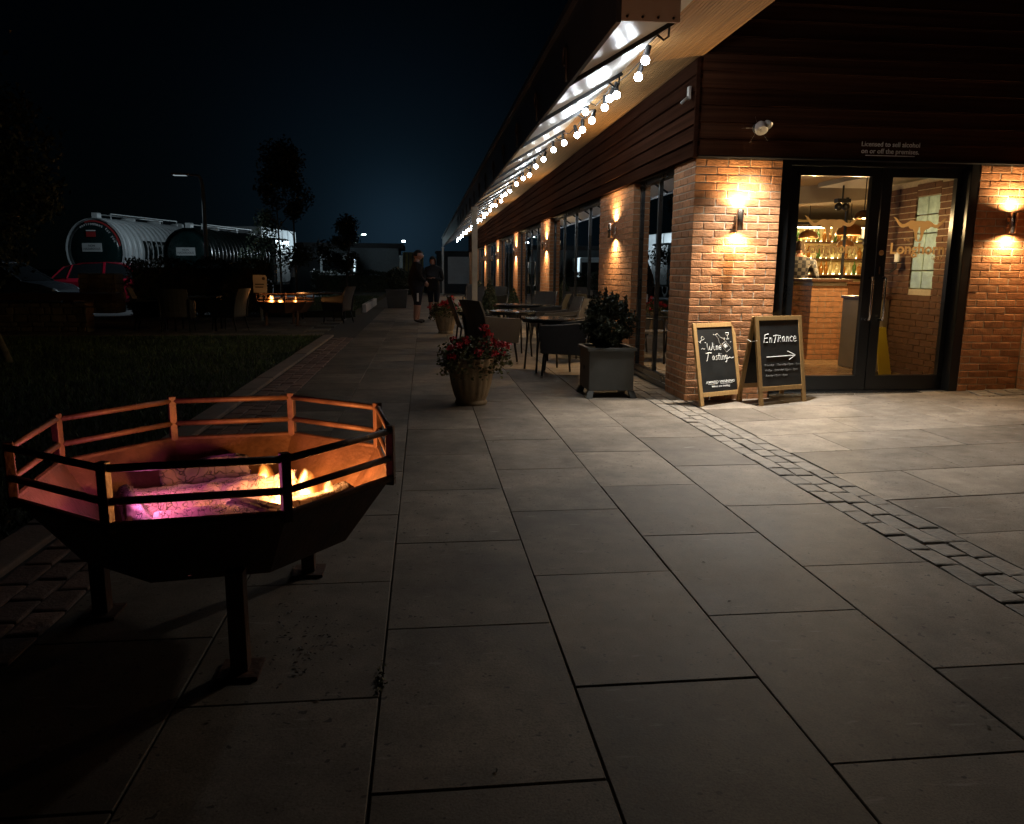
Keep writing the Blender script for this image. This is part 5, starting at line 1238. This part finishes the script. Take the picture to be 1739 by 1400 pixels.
def tanker(loc, rz, r, ln, zc, shell, label, lettered):
    """barrel along local +y, rear end facing -y"""
    t = thing('road_tanker', label, 'tanker', loc, rz, 'road tankers in the car park')
    def ring(y, rr): return [(rr*math.cos(2*PI*k/40), y, zc + rr*math.sin(2*PI*k/40)) for k in range(40)]
    MB().loft([ring(0, r*.97), ring(.03, r), ring(ln-.03, r), ring(ln, r*.97)], cap=False).build('barrel', shell, t, True)
    ye = MB().loft([ring(.0, r*.965), ring(-.10, r*.80), ring(-.15, r*.45), ring(-.16, .02)], cap=True); eo = ye.build('tank_end', M['tankend'], t, True)
    y = .16
    while y < ln:
        rb = MB(); 
        pts = [[((r+e)*math.cos(2*PI*k/40), y+dy, zc+(r+e)*math.sin(2*PI*k/40)) for k in range(40)] for dy, e in ((-.09, .002), (-.06, .045), (0, .065), (.06, .045), (.09, .002))]
        rb.loft(pts, cap=False); rb.build('rib', shell, t, True); y += .34
    hoop = MB(); hoop.loft([ring(-.06, r+.03), ring(.06, r+.03), ring(.06, r+.001), ring(-.06, r+.001)], cap=False); hoop.build('end_hoop', shell, t, True)
    if lettered:
        MB().loft([[((r*.90)*math.cos(a), -.062, zc+(r*.90)*math.sin(a)) for a in [PI*.05+PI*.55*k/20 for k in range(21)]], [((r*.955)*math.cos(a), -.048, zc+(r*.955)*math.sin(a)) for a in [PI*.05+PI*.55*k/20 for k in range(21)]]], cap=False, closed=False).build('red_band', M['redband'], eo)
    MB().box(-.42, .42, -.20, -.175, zc-.05, zc+.28).build('hazard_plate', M['plate'], eo)
    text_mesh('NON\nHAZARDOUS', .12, M['black'], 'lettering', eo, Matrix.Translation((0, -.203, zc+.14)) @ Matrix.Rotation(PI/2, 4, 'X'))
    if lettered:
        MB().box(-.20, .20, -.20, -.18, zc+.52, zc+.72).build('notice', M['redband'], eo); MB().box(-.20, .20, -.20, -.18, zc+.74, zc+.78).build('notice_bar', M['white'], eo)
    MB().lathe([(.18, 0), (.18, .12), (.24, .13), (.24, .18), (.05, .2)], 18).build('outlet', M['steel'], eo, True).matrix_local = Matrix.Translation((0, -.10, zc-r*.62)) @ Matrix.Rotation(PI/2, 4, 'X')
    if lettered:
        word = 'environment for you'
        for i, ch in enumerate(word):
            a = rad(118 - 5.4*i)
            if ch == ' ': continue
            text_mesh(ch, .15, M['white'], 'lettering', eo, Matrix.Translation((r*.80*math.cos(a), -.125, zc+r*.80*math.sin(a))) @ Matrix.Rotation(PI/2, 4, 'X') @ Matrix.Rotation(a-PI/2, 4, 'Z'), bold=.003)
        T = Matrix.Rotation(-rad(-6), 4, 'Y')
        panel = MB(); A0, A1 = rad(-14), rad(20)
        rr = r+.05; panel.loft([[(rr*math.cos(A0+(A1-A0)*k/8), yy, zc+rr*math.sin(A0+(A1-A0)*k/8)) for k in range(9)] for yy in (1.3, 3.4)], cap=False, closed=False); pn = panel.build('name_panel', M['tankdark'], t)
        for tx, sz, yy, zz in (('W', .42, 1.6, .08), ('ENVIRONMENTAL', .13, 2.55, .22), ('services', .12, 2.6, .06), ('tankers', .12, 2.4, -.16)):
            text_mesh(tx, sz, M['plate'], 'lettering', pn, Matrix.Translation((r+.058-.03*abs(zz), yy, zc+zz)) @ Matrix.Rotation(PI/2, 4, 'Z') @ Matrix.Rotation(PI/2, 4, 'X'))
    MB().box(-.12, .12, .1, .35, zc+r+.02, zc+r+.24).build('marker_lamp', M['plate'], t)
    for x in (-.35, .35): MB().tube([(x, .6, zc+r+.0), (x, .6, zc+r+.22), (x, ln-.4, zc+r+.22), (x, ln-.4, zc+r)], .025, 6).build('walkway_rail', M['plate'], t)
    for yy in (2.2, 4.0, 5.8): MB().lathe([(.28, 0), (.28, .15), (.2, .2), (0, .2)], 18, (0, yy, zc+r-.03), cap=False).build('hatch', M['plate'], t, True)
    MB().box(-.45, .45, .2, ln+1.6, .75, zc-r+.05).build('chassis', M['black'], t)
    for yy in (.9, 2.1, 3.3, ln-.3):
        for s in (-1, 1):
            wo = MB().lathe([(.28, -.14), (.48, -.14), (.5, -.1), (.5, .1), (.48, .14), (.28, .14), (.25, .0)], 24, cap=False).build('wheel', M['tyre'], t, True); wo.matrix_local = Matrix.Translation((s*.95, yy, .5)) @ Matrix.Rotation(PI/2, 4, 'Y')
    MB().box(-1.2, 1.2, ln+.3, ln+2.2, .7, zc+r-.1).build('cab', shell, t, bevel=.12)
    return t
tanker((-12.85, 32.8, -.12), rad(-15), 1.22, 5.6, 2.12, M['tankwhite'], 'white ribbed road tanker with dark green end and hazard plate', True)
tanker((-9.85, 34.6, -.12), rad(-13), 1.06, 5.8, 2.04, M['tankdark'], 'dark road tanker behind the hedge and lamp post', False)
wt = thing('box_trailer', 'bright white box trailer glimpsed behind the dark tanker', 'trailer', (-9.75, 43.5, -.12), rad(-8)); MB().box(-1.25, 1.25, 0, 6, 1.0, 3.7).build('box', M['tankwhite'], wt, bevel=.04)
for i in range(6): MB().box(1.251, 1.28, .2+1.05*i, .27+1.05*i, 1.02, 3.68).build('rib', M['tankwhite'], wt)
for yy in (1.2, 2.5):
    for s in (-1, 1): MB().lathe([(.28, -.14), (.5, -.1), (.5, .1), (.28, .14)], 20, cap=False).build('wheel', M['tyre'], wt, True).matrix_local = Matrix.Translation((s*.95, yy, .5)) @ Matrix.Rotation(PI/2, 4, 'Y')
# lamp posts
M['galv'] = mat('galvanised_steel', (.30, .31, .31), .5, metal=.4, var=.15)
lp = thing('lamp_post', 'tall single arm lamp post standing in front of the dark tanker', 'lamp post', (-7.26, 27.6, -.12)); MB().tube([(0, 0, 0), (0, 0, 4.05), (-.05, 0, 4.4)], [.085, .06, .055], 10).build('pole', M['galv'], lp, True)
MB().tube([(-.05, 0, 4.40), (-.12, 0, 4.48), (-.45, -.02, 4.50)], [.05, .04, .035], 8).build('arm', M['galv'], lp, True); MB().box(-.95, -.40, -.12, .12, 4.47, 4.54).build('lamp_head', M['galv'], lp, bevel=.02)
MB().box(-.9, -.5, -.09, .09, 4.462, 4.469).build('lamp_panel', glow('led_panel', (.75, .92, 1.0), .35), lp)
spot('lamp_post_lamp', lp, (-.7, 0, 4.44), Vector((-2.6, 2.5, -3.0)).to_track_quat('-Z', 'Y').to_euler(), LAMP, rad(172), .7, (.72, .90, 1.0), .08)
tw = thing('lamp_post', 'distant twin headed lamp post with both lamps lit', 'lamp post', (-7.0, 84, -.12)); 
MB().tube([(0, 0, 0), (0, 0, 4.4)], [.12, .09], 10).build('pole', M['galv'], tw, True)
for s in (-1, 1):
    MB().tube([(0, 0, 4.3), (s*.3, 0, 5.0), (s*.75, 0, 5.15)], .06, 8).build('arm', M['galv'], tw, True)
    MB().ball((s*.85, -.05, 5.15), .17, 12, 8, (1.3, 1, .6)).build('lamp_head', glow('street_lamp_glow', (.72, 1.0, .96), 14), tw, True)
# low depot with a floodlit corner
db = thing('depot_building', 'low flat roofed depot building across the car park', 'building', (0, 0, 0))
MB().box(-8.5, -1.6, 52, 58, -.1, 2.75).build('wall', mat('depot_wall', (.16, .18, .19), .8, var=.15), db); MB().box(-8.8, -1.3, 51.5, 58.5, 2.751, 3.05).build('roof', M['black'], db)
MB().box(-1.55, -1.35, 51.6, 51.75, 1.2, 2.3).build('downpipe_box', M['white'], db)
fl2 = thing('yard_floodlight', 'bright bluish floodlight on the corner of the depot roof', 'floodlight', (-1.25, 51.4, 3.12))
MB().box(-.12, .12, -.05, .05, 0, .14).build('housing', M['black'], fl2); MB().box(-.10, .10, -.056, -.051, .02, .12).build('lamp_glass', glow('yard_lamp', (.75, .9, 1.0), 30), fl2)
o = spot('yard_floodlight_lamp', fl2, (-.1, -.3, .3), (0, 0, 0), YARD, rad(62), .4, (.72, .9, 1.0), .12)
o.rotation_euler = (Vector((-9.0, 44.0, 2.2)) - Vector((-1.35, 51.1, 3.42))).to_track_quat('-Z', 'Y').to_euler()
vn = thing('white_van', 'pale van parked in front of the depot wall', 'van', (-5.2, 48.5, -.12)); MB().box(-1.0, 1.0, 0, 2.5, .4, 2.35).build('body', M['tankwhite'], vn, bevel=.1)
MB().box(-.85, .85, -.03, -.005, 1.35, 2.05).build('rear_window', M['carglass'], vn)
for s in (-1, 1):
    MB().lathe([(.2, -.1), (.34, -.08), (.34, .08), (.2, .1)], 18, cap=False).build('wheel', M['tyre'], vn, True).matrix_local = Matrix.Translation((s*.85, .5, .34)) @ Matrix.Rotation(PI/2, 4, 'Y')
    MB().box(s*.8-.08, s*.8+.08, -.02, -.004, .9, 1.2).build('tail_lamp', M['redband'], vn)
bt = thing('storage_cabin', 'grey storage cabin with pale panel beyond the hooded person', 'cabin', (0, 0, 0)); MB().box(.9, 5.8, 52, 55, -.1, 2.5).build('wall', mat('cabin_wall', (.05, .06, .07), .7), bt); MB().box(1.6, 3.4, 51.95, 51.999, .5, 2.25).build('pale_panel', M['tankwhite'], bt); MB().box(.8, 5.9, 51.8, 55.2, 2.501, 2.62).build('roof', M['black'], bt)
yb = thing('skip_container', 'dull yellow container beside the depot', 'container', (-.75, 50.5, -.12)); MB().box(-.55, .75, 0, 3, .1, 2.6).build('box', mat('dull_yellow', (.16, .12, .03), .7, var=.3), yb)
for i in range(5): MB().box(-.5+.27*i, -.44+.27*i, -.03, -.001, .15, 2.55).build('rib', M['black'], yb)
# stone walls and hedge along the lawn
M['stone'] = mat('rubble_stone', (.17, .125, .08), .9, var=.4, vscale=6, bump=.7, bscale=20, rnd=.3)
def stone_wall(label, x0, x1, y0, y1, h, seed, sz=.22):
    t = thing('stone_wall', label, 'wall', (0, 0, 0)); r = random.Random(seed); MB().box(x0+.03, x1-.03, y0+.03, y1-.03, 0, h-.02).build('core', M['mortar_dark'], t)
    z = 0
    while z < h-.05:
        hh = min(r.uniform(.09, .16), h-z); x = x0
        while x < x1-.05:
            w = min(r.uniform(.6, 1.5)*sz, x1-x); link('stone', bevel_mesh('stone', w-.015, y1-y0, hh-.015, M['stone'], .02, 2, .008, r.randrange(999)), t, (x+w/2, (y0+y1)/2, z+hh)); x += w
        z += hh
    return t
M['mortar_dark'] = mat('old_mortar', (.10, .085, .065), .95, var=.2)
stone_wall('low rubble stone wall under the dark tree at the left', -9.4, -6.9, 16.9, 17.3, .62, 1)
t = tag(MB().box(-10.2, -6.3, 16.7, 17.45, .66, .80).build('wall_coping', M['darkwood'], None), 'dark timber seat board along the low stone wall', 'bench')
MB().box(-9.0, -8.8, 16.8, 17.3, .62, .659).build('bearer', M['darkwood'], t); MB().box(-7.3, -7.1, 16.8, 17.3, .62, .659).build('bearer', M['darkwood'], t)
stone_wall('square rubble stone pillar in front of the red car', -10.05, -9.0, 24.2, 24.9, 1.18, 2, .3)
hedge = thing('hedge', 'dark clipped hedge in front of the tankers', 'hedge', (-6.85, 25.2, 0))
def fh(r, n):
    p = r.uniform(-1, 1, (n, 3)); k = r.integers(0, 3, n); p[np.arange(n), k] = np.sign(p[np.arange(n), k])*r.uniform(.85, 1.04, n)
    q = p*np.array([2.0, .5, .78]); q[:, 2] += .76 + .07*np.sin(q[:, 0]*5)+.05*r.normal(size=n); return q
leaf_cloud(9000, fh, .09, M['leaf_dark'], 'foliage', hedge, 1, 41); MB().box(-1.85, 1.85, -.4, .4, 0, 1.35).build('inner_growth', M['soil'], hedge)
hedge2 = thing('hedge', 'long low dark hedge below the depot', 'hedge', (-3.4, 44.0, 0)); leaf_cloud(6000, lambda r, n: fh(r, n)*np.array([1.3, 1, .8]), .12, M['leaf_dark'], 'foliage', hedge2, 1, 42); MB().box(-2.4, 2.4, -.4, .4, 0, 1.05).build('inner_growth', M['soil'], hedge2)
# trees
def tree(loc, h, crown, stems, label, seed, m, n, size):
    t = thing('tree', label, 'tree', loc); r = random.Random(seed); tr = MB(); tips = []
    for s in range(stems):
        dx = (s-(stems-1)/2)*.55; base = (dx, 0, 0); top = (dx*.8+r.uniform(-.2, .2), r.uniform(-.2, .2), h*.62)
        tr.tube([base, (dx, .02, h*.3), top], [.05, .04, .02], 7)
        for k in range(7):
            f = r.uniform(.45, 1); p = Vector(base).lerp(Vector(top), f); a = r.uniform(0, 2*PI); q = Vector((math.cos(a)*crown[0]*.7, math.sin(a)*crown[0]*.7, crown[1]*r.uniform(.1, .6))); tr.tube([p, p+q*.5+Vector((0, 0, .1)), p+q], [.018, .012, .005], 5); tips.append(p+q*.8)
    tr.build('trunk', M['bark'], t, True); zc = crown[2]
    cl = [(r.gauss(0, .42)*crown[0], r.gauss(0, .42)*crown[0], zc + r.uniform(-.95, .95)*crown[1], r.uniform(.25, .5)*crown[0]) for _ in range(26)]
    cl = [(x*(1-.45*max(0, (z-zc)/crown[1])), y*(1-.45*max(0, (z-zc)/crown[1])), z, q) for x, y, z, q in cl]
    C = np.array(cl)
    def fn(rg, n):
        k = rg.integers(0, len(C), n); d = rg.normal(size=(n, 3)); d /= np.linalg.norm(d, axis=1)[:, None]; return C[k, :3] + d*(C[k, 3]*rg.uniform(.3, 1.05, n))[:, None]
    leaf_cloud(n, fn, size, m, 'crown', t, 1, seed); return t
tree((-5.0, 30.0, 0), 6, (1.25, 2.0, 3.6), 2, 'twin stemmed young tree with narrow dark crown behind the far fire pit', 51, M['leaf_dark'], 8000, .12)
tree((-3.2, 33.5, 0), 4, (.8, 1.0, 2.4), 1, 'small thin stemmed tree left of the depot', 52, M['leaf_dark'], 3000, .12)
tree((-7.5, 14.6, 0), 4.6, (1.35, 1.5, 2.85), 1, 'big dark leafy tree over the stone wall at the left edge', 53, M['leaf_dark'], 8000, .10)
ts = thing('tree', 'leaning pale trunk of a young tree on the lawn at the left edge', 'tree', (-5.78, 11.5, 0)); MB().tube([(0, 0, -.02), (-.25, .1, .6), (-.75, .3, 2.0), (-1.0, .35, 3.2)], [.06, .05, .04, .02], 8).build('trunk', M['bark'], ts, True)
def fcl(r, n): d = r.normal(size=(n, 3)); return d*np.array([.42, .42, .5]) + np.array([-1.15, .35, 3.3])
leaf_cloud(2500, fcl, .09, M['leaf_dark'], 'crown', ts, 1, 61)
# white notice board on a post near the far pit
nb = thing('notice_board', 'small white notice board on a post beside the far fire pit', 'sign', (-4.15, 20.6, 0)); MB().prism([(-.17, .72), (.17, .72), (.17, 1.13), (.13, 1.17), (-.17, 1.17)], -.01, .01, 'y').build('panel', mat('dull_notice', (.22, .22, .22), .7), nb); MB().box(-.03, .03, .011, .05, 0, 1.1).build('post', M['galv'], nb)
MB().box(-.12, .10, -.014, -.011, .92, .95).build('print_line', M['black'], nb); MB().box(-.12, .08, -.014, -.011, .85, .88).build('print_line', M['black'], nb); MB().lathe([(.04, 0), (.04, .004)], 14).build('print_mark', M['black'], nb).matrix_local = Matrix.Translation((.09, -.011, 1.08)) @ Matrix.Rotation(PI/2, 4, 'X')
